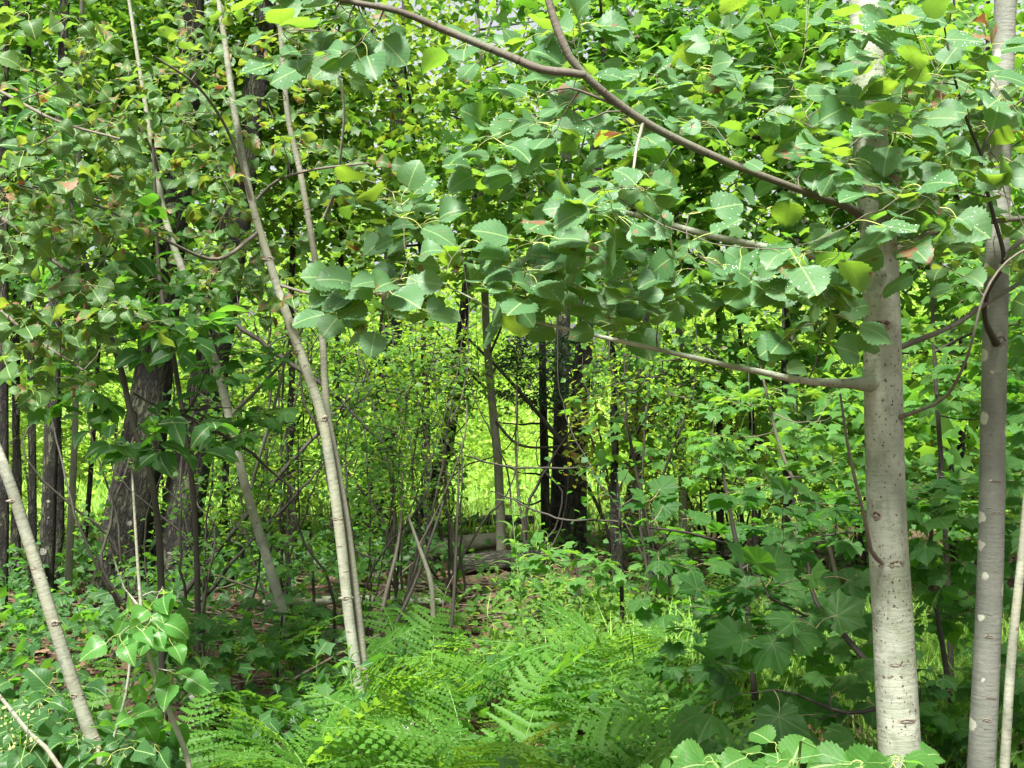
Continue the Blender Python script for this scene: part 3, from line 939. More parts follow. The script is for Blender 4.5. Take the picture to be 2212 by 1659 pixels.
edge = Plant('sapling', 'thin pale lichen-spotted sapling stem at the very edge beyond the grey trunk', 'sapling', base_at(2155, 3.7))
edge.px('trunk', [(2260, 700, 3.75, 12), (2225, 1000, 3.72, 15), (2207, 1200, 3.7, 18), (2185, 1420, 3.7, 20), (2170, 1659, 3.7, 22), (2155, GY(3.7) + 20, 3.7, 26)], M['tan_bark'], 0.04, 10, 0.04)
for t in region_targets([(2150, 560, 2330, 820, 3.5, 4.0, 6)]):
    edge.leaves_on(edge.twig_to(t, M['twig'], .003, .5), len(MAPLE), .06, .08, .4, cam=.3, endn=2)
edge.finish(MAPLE, [M['maple'], M['red_petiole']])

# ------------------------------------------------------------------ pale leaning stem, bottom left corner
lean = Plant('aspen_tree', 'pale bare leaning stem rising out of the lower left corner', 'tree', base_at(300, 4.0))
lean.trunk, ln_p, ln_r = lean.px('trunk', [(-420, 0, 4.3, 13.2), (-260, 380, 4.2, 16.6), (-120, 720, 4.1, 19.9), (0, 988, 4.0, 24.0), (62, 1170, 4.0, 25.7), (130, 1390, 4.0, 27.4), (190, 1570, 4.0, 29.8), (225, 1659, 4.0, 31.5), (268, GY(4.0) + 20, 4.0, 36.5)], M['tan_bark'], 0.03, 16, 0.03)
for py, an, wp, hp, kd in [(1080, 10, 22, 8, 'brow'), (1225, -20, 24, 9, 'brow'), (1345, 20, 20, 12, 'scar'), (1500, -8, 26, 9, 'brow')]:
    knot(lean, ln_p, ln_r, py, 4.0, an, wp, hp, kd)
for t in region_targets([(-500, -100, -100, 500, 4.0, 4.8, 10), (-120, 100, 90, 560, 3.9, 4.6, 10)]):
    lean.leaves_on(lean.twig_to(t, M['twig'], .003, .8), len(WORN), .062, .06, .4, endn=3)
lean.finish(WORN, [M['aspen_worn'], M['petiole'], M['drop']])
st = Plant('bare_sapling', 'thin bare whitish stem leaning across the bottom left corner below the leaning trunk', 'stem', base_at(200, 3.5))
st.px('trunk', [(-60, 1440, 3.5, 6), (0, 1505, 3.5, 9), (60, 1580, 3.5, 10), (130, 1659, 3.5, 11), (310, GY(3.5) + 10, 3.5, 14)], M['tan_bark'], 0.04, 8, 0.05)

# ------------------------------------------------------------------ leaning sapling and the twin stemmed aspen
D3 = 6.2
s2 = Plant('aspen_tree', 'slender grey-brown sapling leaning left between the dark trunks and the twin stems', 'tree', base_at(680, D3))
s2.trunk, _p, _r = s2.px('trunk', [(215, -330, D3, 4.6), (270, -50, D3, 6.8), (305, 170, D3, 9.1), (335, 350, D3, 11.4), (365, 500, D3, 14.4), (420, 650, D3, 16.7), (470, 800, D3, 18.2), (500, 920, D3, 19.0), (530, 1050, D3, 19.8), (590, 1250, D3, 21.3), (648, 1440, D3, 23.6), (672, GY(D3) + 12, D3, 27.4)], M['tan_bark'], 0.03, 14, 0.05)
s2.px('branch', [(503, 893, D3, 10), (560, 838, 6.1, 8), (622, 765, 6.0, 7), (690, 640, 5.9, 5)], M['stem_bark'], 0.05, 6, 0.03)
s2.px('branch', [(543, 1052, D3, 8), (560, 990, 6.15, 8), (600, 850, 6.1, 7), (626, 730, 6.05, 5)], M['stem_bark'], 0.05, 6, 0.03)
s2.px('branch', [(345, 390, D3, 7), (330, 330, 6.1, 6), (280, 250, 6.0, 5), (180, 180, 5.9, 4)], M['twig'], 0.05, 6, 0.03)
s2.px('branch', [(372, 510, D3, 8), (300, 470, 6.0, 7), (200, 430, 5.8, 6), (60, 400, 5.6, 4)], M['twig'], 0.05, 6, 0.03)
for t in region_targets([(20, 20, 480, 420, 6.0, 7.0, 36), (60, 400, 520, 640, 6.0, 6.9, 24)]):
    s2.leaves_on(s2.twig_to(t, M['twig'], .003, 1.0), len(WORN), .072, .062, .25, droop=.35, cam=.5, jit=.42, endn=3)
s2.finish(WORN, [M['aspen_worn'], M['petiole'], M['drop']])

D4 = 5.3
tw = Plant('aspen_tree', 'tall twin-stemmed pale sapling leaning left beside the fern bank', 'tree', base_at(797, D4))
tw_a, tw_p, tw_r = tw.px('trunk', [(430, -350, D4, 6.9), (470, -20, D4, 10.6), (490, 120, D4, 12.5), (510, 260, D4, 15.0), (545, 440, D4, 16.2), (590, 590, D4, 18.1), (640, 740, D4, 20.6), (690, 880, D4, 21.8), (713, 1000, D4, 21.8), (734, 1150, D4, 22.5), (756, 1350, D4, 23.7), (787, 1560, D4, 26.2), (793, GY(D4) + 12, D4, 31.2)], M['tan_bark'], 0.03, 18, 0.045)
tw.px('trunk', [(575, -350, 5.4, 5.8), (596, -60, 5.4, 9.3), (607, 80, 5.4, 10.9), (622, 250, 5.4, 12.2), (650, 380, 5.4, 13.0), (680, 560, 5.4, 13.7), (696, 720, 5.4, 15.1), (706, 880, 5.4, 15.9), (730, 1020, 5.38, 16.7), (752, 1150, 5.37, 17.3), (776, 1350, 5.36, 18.8), (796, 1560, 5.34, 20.2), (800, GY(5.34) + 12, 5.34, 24.6)], M['stem_bark'], 0.03, 14, 0.05)
tw.trunk = tw_a
for py, an, wp, hp, kd in [(760, -10, 22, 10, 'brow'), (905, 20, 20, 12, 'scar'), (1120, -25, 20, 7, 'brow'), (1290, 12, 24, 9, 'brow'), (1440, -12, 26, 10, 'brow'), (560, 15, 18, 10, 'scar')]:
    knot(tw, tw_p, tw_r, py, D4, an, wp, hp, kd)
tw.px('branch', [(700, 470, 5.4, 8), (722, 420, 5.3, 8), (735, 340, 5.2, 6), (740, 200, 5.1, 5), (680, 40, 5.0, 4)], M['stem_bark'], .05, 6, .03)
tw.px('branch', [(548, 450, D4, 8), (500, 300, 5.2, 7), (430, 190, 5.0, 6), (330, 120, 4.8, 4)], M['twig'], .05, 6, .03)
tw.px('branch', [(556, 430, D4, 7), (600, 390, 5.2, 7), (680, 366, 5.0, 6), (800, 352, 4.8, 4)], M['twig'], .05, 6, .03)
tw.px('branch', [(560, 500, D4, 9), (470, 560, 5.1, 8), (360, 520, 4.9, 7), (200, 440, 4.7, 6), (40, 400, 4.5, 4)], M['twig'], .05, 6, .03)
tw.px('branch', [(600, 615, D4, 7), (680, 635, 5.2, 7), (760, 628, 5.0, 5), (860, 640, 4.9, 3)], M['twig'], .05, 6, .03)
for t in region_targets([(260, 0, 620, 300, 4.9, 6.1, 34), (200, 250, 620, 480, 4.9, 6.1, 30), (420, 480, 800, 700, 5.1, 6.1, 28), (620, 20, 860, 420, 5.0, 6.1, 24), (0, 380, 300, 560, 4.2, 5.0, 12)]):
    tw.leaves_on(tw.twig_to(t, M['twig'], .003, .8), len(WORN), .068, .058, .25, droop=.3, cam=.55, jit=.4, endn=3)
tw.finish(WORN, [M['aspen_worn'], M['petiole'], M['drop']])

# one long thin crooked branch with worn leaves from a stem out of frame
wl = Plant('aspen_tree', 'worn aspen with brown-spotted drooping leaves over the dark stems at the left', 'tree', base_at(-150, 4.6))
wl.px('trunk', [(-200, -300, 4.6, 20), (-190, 300, 4.6, 26), (-180, 900, 4.6, 32), (-160, 1500, 4.6, 36), (-150, GY(4.6) + 12, 4.6, 44)], M['stem_bark'], .05, 12, .03)
wl.px('branch', [(-185, 420, 4.6, 14), (0, 470, 4.5, 11), (110, 560, 4.4, 9), (230, 640, 4.3, 6), (330, 700, 4.2, 4)], M['twig'], .05, 6, .03)
wl.px('branch', [(-185, 560, 4.6, 12), (-40, 640, 4.4, 9), (60, 720, 4.3, 7), (180, 800, 4.2, 5)], M['twig'], .05, 6, .03)
wl.px('branch', [(-190, 150, 4.6, 12), (-40, 180, 4.4, 9), (120, 260, 4.2, 7), (260, 300, 4.1, 5)], M['twig'], .05, 6, .03)
for t in region_targets([(-40, 480, 330, 700, 4.0, 4.7, 24), (-20, 660, 260, 860, 4.0, 4.6, 18), (-20, 20, 300, 420, 3.9, 4.7, 30)]):
    wl.leaves_on(wl.twig_to(t, M['twig'], .003, .7), len(WORN), .066, .056, .25, droop=.4, cam=.5, jit=.45, endn=3)
wl.finish(WORN, [M['aspen_worn'], M['petiole'], M['drop']])

# ------------------------------------------------------------------ dark trunks of the wood
def dark_tree(name, label, pts, mat='dark_bark', seg=20, noise=.06, crown_at=None, crown_r=(2, 2, 1.6), ncl=70, per=22, leaf='far', size=.075, step=.06, limbs=6, extra=()):
    d = pts[-1][2]
    p = Plant(name, label, 'tree', base_at(pts[-1][0], d))
    last = pts[-1]
    flare = (last[0], GY(d) + 10, d, last[3] * 1.35)
    p.px('trunk', list(pts) + [flare], M[mat], step, seg, noise)
    for e in extra:
        p.px('limb', e, M['dark_twig'], .06, 7, .05)
    if crown_at is not None:
        crown(p, crown_at, crown_r, ncl, per, .28, size, M[leaf], SMALL, M['dark_twig'], limbs, shell=.3)
    return p


A = dark_tree('dark_tree', 'thick dark rough trunk, leftmost of the two big trunks in the shade', [(440, -420, 8.8, 30), (418, 0, 8.8, 46), (397, 270, 8.8, 56), (362, 560, 8.8, 70), (338, 760, 8.8, 82), (305, 980, 8.8, 94), (272, 1150, 8.8, 104), (258, 1240, 8.8, 112)],
              crown_at=P(470, -500, 8.8), crown_r=(2.6, 2.2, 1.9), ncl=90, limbs=9)
B = dark_tree('dark_tree', 'dark leaning trunk with pale lichen blotches behind the slender leaning sapling', [(640, -420, 9.0, 30), (592, -50, 9.0, 42), (562, 130, 9.0, 48), (522, 400, 9.0, 58), (482, 650, 9.0, 70), (436, 880, 9.0, 78), (398, 1080, 9.0, 86), (375, 1230, 9.0, 96)],
              crown_at=P(760, -520, 9.0), crown_r=(2.4, 2.2, 1.8), ncl=80, limbs=8)
stems = [(8, 860, 4, 8.2, 24, 'dark stem at the picture\'s left edge behind the pale leaning stem'),
         (64, 600, 70, 8.4, 18, 'thin dark stem between the two darker stems at the left'),
         (122, 600, 98, 8.0, 33, 'thickest of the straight dark stems standing at the left'),
         (164, 840, 146, 8.2, 16, 'slim lichen-pale stem just right of the thickest dark left stem'),
         (40, 560, 28, 9.5, 14, 'slim dark stem set farther back near the left edge'),
         (215, 700, 180, 9.8, 11, 'very thin dark stem just left of the biggest dark trunk')]
for x0, y0, x1, d, w_, lab in stems:
    q = rng.uniform(-10, 10)
    t_ = Plant('slim_tree', lab, 'tree', base_at(x1, d), 'straight dark stems at the left')
    t_.px('trunk', [(x0 + (x0 - x1) * 1.2 + q, -300, d, w_ * .45), (x0 + (x0 - x1) * .4, 250, d, w_ * .7), (x0, y0, d, w_ * .85), ((x0 + x1) / 2 + q * .3, (y0 + 1330) / 2, d, w_ * .95), (x1, GY(d) - 30, d, w_), (x1 - 2, GY(d) + 8, d, w_ * 1.25)],
          M['stem_bark'] if 'lichen-pale' in lab else M['dark_bark'], .07, 10, .05)
    crown(t_, P(x0, -150, d), (.9, .9, 1.2), 26, 16, .2, .07, M['far'], SMALL, M['dark_twig'], 4)

mid = [
    ('dark straight trunk left of the pair standing before the bright glade', [(1230, -300, 12, 20), (1222, 400, 12, 26), (1214, 800, 12, 32), (1205, 1140, 12, 37)], 'dark_bark', P(1240, -200, 12), 60),
    ('stout dark stub-like trunk, right of the pair before the bright glade', [(1330, -300, 11, 16), (1290, 300, 11, 28), (1258, 800, 11, 38), (1247, 1000, 11, 44), (1240, 1170, 11, 52)], 'dark_bark', P(1380, -260, 11), 60),
    ('grey leaning trunk behind the crooked shrub stems left of the glade', [(1040, 300, 11.2, 16), (1000, 700, 11.2, 24), (972, 920, 11.2, 30), (938, 1040, 11.2, 36), (897, 1160, 11.2, 46)], 'dark_bark', P(1180, 0, 11.2), 50),
    ('broad flaring dark trunk beyond the twin stems', [(860, 200, 12, 30), (845, 700, 12, 48), (828, 960, 12, 58), (802, 1130, 12, 76)], 'dark_bark', P(840, -220, 12), 60),
    ('dark trunk forking behind the slim trunk right of the glade', [(1420, 100, 11.8, 20), (1390, 700, 11.8, 26), (1375, 980, 11.8, 30), (1362, 1150, 11.8, 36)], 'dark_bark', P(1470, -160, 11.8), 46),
    ('dark trunk half hidden by maple leaves left of the speckled aspen', [(1712, -200, 13.2, 22), (1705, 600, 13.2, 30), (1708, 900, 13.2, 34), (1714, 1110, 13.2, 42)], 'dark_bark', P(1720, -250, 13.2), 60),
]
for lab, pts, mt, cc, ncl in mid:
    dark_tree('dark_tree', lab, pts, mt, 14, .07, cc, (1.7, 1.5, 1.2), ncl // 3, 20, 'far', .08, .1, 5)
H = dark_tree('sapling', 'straight grey sapling standing alone in front of the bright glade', [(1030, 0, 10.2, 9), (1040, 350, 10.2, 13), (1050, 700, 10.2, 17), (1066, 900, 10.2, 19), (1076, 1000, 10.2, 20), (1083, 1180, 10.2, 22)], 'stem_bark', 10, .04, P(1030, 120, 10.2), (.9, .9, 1.1), 40, 18, 'small', .06, .08, 6,
              extra=[[(1062, 850, 10.2, 7), (1010, 800, 10.1, 6), (930, 700, 10.0, 4)], [(1066, 905, 10.2, 7), (1120, 960, 10, 6), (1200, 965, 9.9, 5), (1260, 950, 9.8, 3)], [(1056, 770, 10.2, 6), (1085, 700, 10.1, 5), (1100, 640, 10, 3)]])
I_ = dark_tree('sapling', 'thin grey sapling rising through maple leaves right of the glade', [(1455, 100, 8.8, 7), (1462, 500, 8.8, 12), (1470, 840, 8.8, 16), (1474, 1050, 8.8, 18), (1477, 1240, 8.8, 20)], 'stem_bark', 10, .04, P(1450, 250, 8.8), (.8, .8, 1.1), 36, 18, 'small', .055, .08, 6)
J_ = dark_tree('sapling', 'short dark thin sapling standing in the bright herb patch', [(1330, 1010, 7.0, 4), (1338, 1100, 7.0, 6), (1342, 1250, 7.0, 9), (1346, 1390, 7.0, 10)], 'dark_bark', 8, .04, P(1330, 1080, 7.0), (.35, .3, .3), 10, 10, 'maple', .05, .08, 3)

# fallen, leaning dead limb with a torn orange end
dl = Plant('broken_limb', 'dead broken limb with torn orange end leaning across the glade gap', 'branch', base_at(1330, 10.4))
dl.px('limb', [(1010, 730, 10.9, 5), (1090, 810, 10.8, 7), (1160, 890, 10.7, 9), (1205, 945, 10.6, 11), (1236, 980, 10.55, 12)], M['dark_twig'], .06, 8, .06)
dl.px('torn_end', [(1233, 976, 10.55, 11), (1246, 991, 10.5, 10), (1258, 1005, 10.48, 5)], M['torn'], .05, 7, .2)
dl.px('limb', [(1225, 968, 10.56, 8), (1275, 1060, 10.5, 8), (1310, 1140, 10.45, 8), (1330, GY(10.4) + 4, 10.4, 9)], M['dark_twig'], .06, 7, .06)

# dark conifer boughs behind
con = Plant('conifer_tree', 'dark conifer boughs in shade behind the lone grey sapling', 'tree', base_at(1180, 11.6))
con.px('trunk', [(1165, 300, 11.6, 8), (1172, 800, 11.6, 16), (1180, GY(11.6) + 6, 11.6, 22)], M['dark_bark'], .1, 8, .05)
wh, Rm, T, sc, C = foliage_cloud(46, 60, lambda n: P(1185, 800, 11.4) + rng.uniform(-1, 1, (n, 3)) * [.45, .5, .32], .07, .07, 1, flat=.35)
joined('crown', LANCE[:1], wh, Rm, T, sc, [M['conifer']], con.root, con.base)
for k in range(9):
    y = rng.uniform(760, 1120)
    s_ = P(1175, y, 11.6)
    e_ = s_ + np.array([rng.uniform(-.9, .9), rng.uniform(-.5, .3), rng.uniform(-.15, .2)])
    con.tube('limb', [s_, (s_ + e_) / 2 + [0, 0, -.05], e_], [.012, .008, .003], M['dark_twig'], .08, 5, 0, None, False, .01)
print('trees', len(bpy.data.objects))

# ------------------------------------------------------------------ understory: maples, beech, shoots, hazel
def leafy(name, label, cat, stem, regs, tm, mats, size, stem_mat='dark_twig', spacing=.09, droop=.2, cam=.15, up=1.0, jit=.28, endn=3, maxlen=.9, more=(), group=None, start=.3, most=300, r0=.0035):
    d = stem[-1][2]
    p = Plant(name, label, cat, base_at(stem[-1][0], d), group)
    p.px('stem', list(stem) + [(stem[-1][0] + 4, max(GY(d) + 6, stem[-1][1] + 5), d, stem[-1][3] * 1.1)], M[stem_mat], .05, 8, .04)
    for e in more:
        p.px('branch', e, M[stem_mat], .05, 6, .04)
    for t in region_targets(regs):
        pth = p.twig_to(t, M[stem_mat], r0, maxlen)
        p.leaves_on(pth, len(tm), size, spacing, start, droop, cam, up, jit, endn)
    p.finish(tm, mats, most)
    return p


MP = [M['maple'], M['red_petiole']]
MB_ = [M['maple_sunlit'], M['petiole']]
leafy('maple_sapling', 'big-leaved dark maple sapling just left of the speckled aspen\'s foot', 'sapling',
      [(1745, 1215, 4.3, 8), (1762, 1300, 4.2, 10), (1830, 1380, 4.15, 13), (1900, 1470, 4.1, 16), (1990, 1640, 4.1, 20)],
      [(1590, 1220, 1880, 1420, 3.9, 4.4, 9), (1540, 1380, 1880, 1600, 3.9, 4.5, 12)], MAPLE, MP, .115, cam=.65, up=.7, jit=.3, spacing=.2, endn=2,
      more=[[(1800, 1350, 4.18, 8), (1740, 1330, 4.1, 7), (1660, 1290, 4.0, 5)], [(1930, 1520, 4.1, 10), (1830, 1540, 4.05, 9), (1720, 1500, 4.0, 6)]])
leafy('maple_sapling', 'wide layered maple sapling in front of the thin grey sapling', 'sapling',
      [(1560, 1010, 5.3, 6), (1580, 1120, 5.3, 9), (1610, 1280, 5.3, 12), (1630, 1500, 5.3, 14)],
      [(1400, 1060, 1860, 1180, 4.7, 6.0, 22), (1380, 1160, 1840, 1300, 4.6, 5.8, 22), (1430, 1300, 1700, 1440, 4.7, 5.6, 10)], MAPLE, MP, .085, cam=.2, jit=.24,
      more=[[(1590, 1180, 5.3, 7), (1480, 1150, 5.1, 6), (1400, 1140, 5.0, 4)], [(1600, 1230, 5.3, 7), (1720, 1170, 5.2, 6), (1830, 1150, 5.1, 4)]])
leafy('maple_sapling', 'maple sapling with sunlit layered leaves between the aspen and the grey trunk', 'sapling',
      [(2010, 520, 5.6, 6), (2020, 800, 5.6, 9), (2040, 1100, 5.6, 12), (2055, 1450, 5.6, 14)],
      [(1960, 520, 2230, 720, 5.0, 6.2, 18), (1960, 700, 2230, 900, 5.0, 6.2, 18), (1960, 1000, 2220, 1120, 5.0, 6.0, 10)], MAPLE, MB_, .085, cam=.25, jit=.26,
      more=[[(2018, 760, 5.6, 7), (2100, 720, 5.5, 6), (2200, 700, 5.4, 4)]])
leafy('maple_sapling', 'dark maple sapling filling the gap low between the aspen and the grey trunk', 'sapling',
      [(2030, 1000, 4.9, 6), (2010, 1200, 4.9, 9), (2040, 1420, 4.9, 12), (2070, 1620, 4.9, 14)],
      [(1960, 1010, 2140, 1200, 4.5, 5.3, 13), (1970, 1180, 2130, 1400, 4.5, 5.2, 13), (1960, 1450, 2110, 1650, 4.4, 5.0, 10)], MAPLE, MP, .095, cam=.4, up=.9, jit=.3)
leafy('maple_sapling', 'maple sapling crowding the picture edge right of the grey trunk', 'sapling',
      [(2260, 700, 5.0, 8), (2250, 1000, 5.0, 10), (2240, 1500, 5.0, 14)],
      [(2165, 640, 2300, 960, 4.7, 5.6, 12), (2160, 960, 2300, 1250, 4.5, 5.4, 12), (2160, 1250, 2290, 1640, 4.3, 5.2, 12)], MAPLE, MP, .09, cam=.35)
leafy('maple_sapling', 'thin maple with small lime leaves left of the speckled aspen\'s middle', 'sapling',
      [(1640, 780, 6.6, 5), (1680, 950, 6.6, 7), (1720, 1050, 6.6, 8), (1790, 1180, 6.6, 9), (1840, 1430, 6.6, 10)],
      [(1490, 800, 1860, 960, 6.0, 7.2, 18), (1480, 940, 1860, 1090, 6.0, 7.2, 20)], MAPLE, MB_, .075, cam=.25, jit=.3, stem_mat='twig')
leafy('hazel_shoot', 'bright toothed hazel leaves rising from the bottom edge before the aspen', 'shrub',
      [(1730, 1600, 2.6, 6), (1720, 1700, 2.6, 8), (1720, 2200, 2.6, 12)],
      [(1440, 1610, 1760, 1690, 2.4, 2.8, 10), (1700, 1625, 2000, 1700, 2.4, 2.8, 10)], HAZEL, [M['hazel'], M['petiole']], .076, 'green_stem', .08, .25, .45, .85, .25, 2, .5)
leafy('beech_sapling', 'dark curved sapling with large shaded oval leaves before the big dark trunks', 'sapling',
      [(150, 420, 5.1, 6), (178, 540, 5.1, 9), (215, 660, 5.1, 11), (262, 800, 5.1, 13), (290, 930, 5.1, 13), (322, 1010, 5.1, 14), (345, 1180, 5.1, 15), (352, 1500, 5.1, 18)],
      [(100, 440, 330, 620, 4.7, 5.3, 14), (190, 860, 480, 980, 4.6, 5.3, 14), (260, 660, 480, 780, 4.6, 5.3, 12), (0, 180, 200, 420, 4.6, 5.4, 10)], BEECH, [M['beech'], M['petiole']], .125, 'dark_twig', .1, .3, .35, .85, .3, 3)
leafy('maple_sapling', 'maple with broad half-lit leaves overhanging the dark trunks at the left', 'sapling',
      [(330, 300, 5.8, 6), (345, 600, 5.8, 9), (380, 800, 5.8, 11), (420, 1100, 5.8, 12), (430, 1500, 5.8, 15)],
      [(240, 600, 560, 760, 5.2, 6.0, 16), (420, 760, 640, 960, 5.4, 6.0, 10), (0, 560, 260, 760, 5.2, 6.2, 14), (0, 780, 240, 900, 5.2, 6.0, 8)], MAPLE, MP, .085, cam=.3)
leafy('poplar_shoot', 'bright young poplar shoot with pointed leaves right of the pale leaning stem', 'shrub',
      [(285, 1010, 3.9, 5), (292, 1130, 3.9, 6), (300, 1250, 3.9, 7), (312, 1370, 3.9, 9), (342, 1480, 3.9, 12), (405, 1640, 3.9, 13), (430, 1800, 3.9, 15)],
      [(215, 1260, 400, 1340, 3.7, 4.0, 4), (230, 1340, 400, 1470, 3.7, 4.0, 5), (240, 1480, 400, 1600, 3.7, 4.0, 4)], SHOOT, [M['shoot'], M['petiole']], .078, 'tan_bark', .07, .7, .75, .5, .3, 2, .4, most=300,
      more=[[(290, 1340, 3.88, 7), (272, 1500, 3.85, 6), (238, 1630, 3.85, 7), (225, 1800, 3.85, 8)], [(300, 1310, 3.9, 5), (268, 1270, 3.88, 4), (236, 1175, 3.86, 3)]])
leafy('viburnum_shrub', 'low shaded broad-leaved shrub under the pale leaning stem in the corner', 'shrub',
      [(110, 1500, 4.3, 6), (120, 1580, 4.3, 8), (130, 1700, 4.3, 10)],
      [(0, 1460, 190, 1560, 4.0, 4.6, 12), (0, 1540, 340, 1660, 3.7, 4.5, 22), (200, 1580, 380, 1680, 3.7, 4.3, 10)], SHOOT, [M['beech'], M['petiole']], .085, 'dark_twig', .07, .3, .5, .8, .35, 3, .6)
leafy('maple_seedling', 'bright maple seedling glowing beside the twin stems', 'sapling',
      [(670, 1150, 7.6, 4), (675, 1220, 7.6, 6), (680, 1350, 7.6, 7)], [(560, 1150, 790, 1240, 7.1, 7.9, 16)], MAPLE, MB_, .055, cam=.3)
leafy('maple_seedling', 'dark maple seedling before the brush heap at the slender sapling\'s foot', 'sapling',
      [(610, 1330, 6.0, 4), (600, 1420, 6.0, 6), (600, 1490, 6.0, 7)], [(520, 1290, 720, 1400, 5.7, 6.2, 13)], MAPLE, MP, .062, cam=.4)
leafy('maple_seedling', 'dark maple seedling at the foot of the big dark trunks', 'sapling',
      [(440, 1360, 5.2, 4), (440, 1460, 5.2, 6), (440, 1590, 5.2, 7)], [(370, 1330, 560, 1430, 4.9, 5.4, 10), (390, 1430, 520, 1520, 4.8, 5.3, 7)], MAPLE, MP, .065, cam=.45)
leafy('maple_seedling', 'maple seedling with pale flat leaves before the fallen mossy log', 'sapling',
      [(1240, 1190, 7.2, 4), (1250, 1270, 7.2, 6), (1260, 1370, 7.2, 7)], [(1120, 1170, 1320, 1260, 6.8, 7.5, 12), (1280, 1200, 1420, 1260, 6.8, 7.3, 6)], MAPLE, MB_, .07, cam=.15)
leafy('maple_seedling', 'grey-green maple seedlings clumped at the base of the grey leaning trunk', 'sapling',
      [(880, 1180, 9.0, 4), (885, 1230, 9.0, 5), (890, 1270, 9.0, 6)], [(780, 1170, 980, 1250, 8.6, 9.4, 16)], MAPLE, MP, .06, cam=.35)
leafy('maple_seedling', 'maple seedling spreading behind the herb patch under the thin grey sapling', 'sapling',
      [(1440, 1140, 7.8, 4), (1445, 1220, 7.8, 6), (1450, 1340, 7.8, 7)], [(1360, 1120, 1560, 1220, 7.3, 8.2, 16)], MAPLE, MP, .06, cam=.15)

# ------------------------------------------------------------------ thicket: crooked shrubs with little leaves
def shrub(label, px, d, stems_, height, regs, leaf='small', size=.042, per=7, spread=.06, tm=None, name='thicket_shrub', mat='dark_twig', group=None, wr=7.0):
    bx, by = base_at(px, d)
    p = Plant(name, label, 'shrub', (bx, by), group)
    for k in range(stems_):
        a = rng.uniform(0, 6.28)
        top = np.array([bx + math.cos(a) * rng.uniform(.15, .75), by + math.sin(a) * rng.uniform(.1, .4), height * rng.uniform(.65, 1.05)])
        b0 = p.base + np.array([rng.normal(0, .06), rng.normal(0, .06), -.03])
        m1 = b0 * .65 + top * .35 + rng.normal(0, .09, 3)
        m2 = b0 * .3 + top * .7 + rng.normal(0, .12, 3)
        r0 = rng.uniform(.008, .017) * wr / 7
        p.tube('stem', [b0, m1, m2, top], [r0, r0 * .75, r0 * .5, r0 * .2], M[mat], .08, 6, .04, None, True, .008)
    tg_ = region_targets(regs)
    Ts, ds = [], []
    for t in tg_:
        N = np.asarray(p.nodes)
        i_ = int(np.argmin(np.linalg.norm(N - t, axis=1)))
        s_ = N[i_]
        c = (s_ + t) / 2 + rng.normal(0, .05, 3)
        tt = np.linspace(0, 1, 6)[:, None]
        path = (1 - tt) ** 2 * s_ + 2 * tt * (1 - tt) * c + tt * tt * t
        tube_obj('twig', path, np.linspace(.0045, .0015, 6), M[mat], p.root, p.base, 4)
        p.add_nodes(path[3:], np.full(3, .003))
        for q in np.linspace(.35, 1, per):
            Ts.append((1 - q) ** 2 * s_ + 2 * q * (1 - q) * c + q * q * t)
    if Ts:
        Ts = np.repeat(np.array(Ts), 2, 0)
        Ts = Ts + rng.normal(0, spread, Ts.shape)
        n = np.array([0, -.2, 1.0]) + rng.normal(0, .5, Ts.shape)
        a = rng.uniform(0, 6.28, len(Ts))
        dd = np.stack([np.cos(a), np.sin(a), rng.normal(-.35, .3, len(Ts))], 1)
        tm = tm or SMALL
        joined('foliage', tm, rng.integers(0, len(tm), len(Ts)), frames(dd, n), Ts, size * rng.uniform(.6, 1.25, len(Ts)), [M[leaf], M['petiole']], p.root, p.base)
    return p


shrub('tangled shrub with small leaves left of the lone grey sapling', 965, 8.2, 6, 2.3, [(820, 690, 1020, 900, 7.4, 8.8, 66), (840, 880, 1000, 1120, 7.5, 8.6, 40)])
shrub('crooked many-stemmed shrub right beside the twin stems', 850, 7.6, 7, 2.2, [(710, 700, 900, 950, 7.0, 8.2, 58), (720, 950, 900, 1150, 7.0, 8.0, 36)])
shrub('thin brownish shrub crossing behind the slender leaning sapling', 600, 8.0, 6, 2.4, [(500, 690, 740, 980, 7.4, 8.6, 66), (480, 980, 720, 1180, 7.4, 8.4, 44)])
shrub('bushy shrub with reddish tips right of the dark trunk pair', 1340, 9.2, 6, 2.1, [(1230, 830, 1450, 1010, 8.6, 9.8, 66), (1260, 990, 1460, 1120, 8.6, 9.6, 24)], leaf='yellowing', size=.05)
shrub('wiry shrub under the long horizontal aspen branch', 1420, 7.8, 6, 2.3, [(1260, 690, 1580, 880, 7.0, 8.4, 70), (1440, 880, 1620, 1050, 7.2, 8.2, 26)])
shrub('yellowing shrub behind the thin grey sapling', 1540, 9.8, 5, 2.2, [(1480, 850, 1660, 1060, 9.2, 10.4, 44)], leaf='yellowing', size=.055)
shrub('sparse shrub of bare twigs in front of the glade', 1130, 9.4, 5, 1.9, [(1000, 760, 1180, 880, 9.0, 9.8, 14), (1090, 1000, 1200, 1120, 9.0, 9.8, 2)])
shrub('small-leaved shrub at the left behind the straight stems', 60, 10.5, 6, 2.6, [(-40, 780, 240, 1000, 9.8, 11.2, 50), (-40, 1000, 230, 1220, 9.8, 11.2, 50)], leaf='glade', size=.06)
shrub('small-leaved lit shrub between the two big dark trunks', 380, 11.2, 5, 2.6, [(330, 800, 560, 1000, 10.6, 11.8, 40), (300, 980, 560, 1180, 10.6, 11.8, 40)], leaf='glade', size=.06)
shrub('lit shrub glowing between the dark leaning trunk and the twin stems', 590, 11.6, 6, 2.8, [(480, 700, 720, 900, 11, 12.2, 50), (480, 880, 720, 1140, 11, 12.2, 60)], leaf='glade', size=.065)

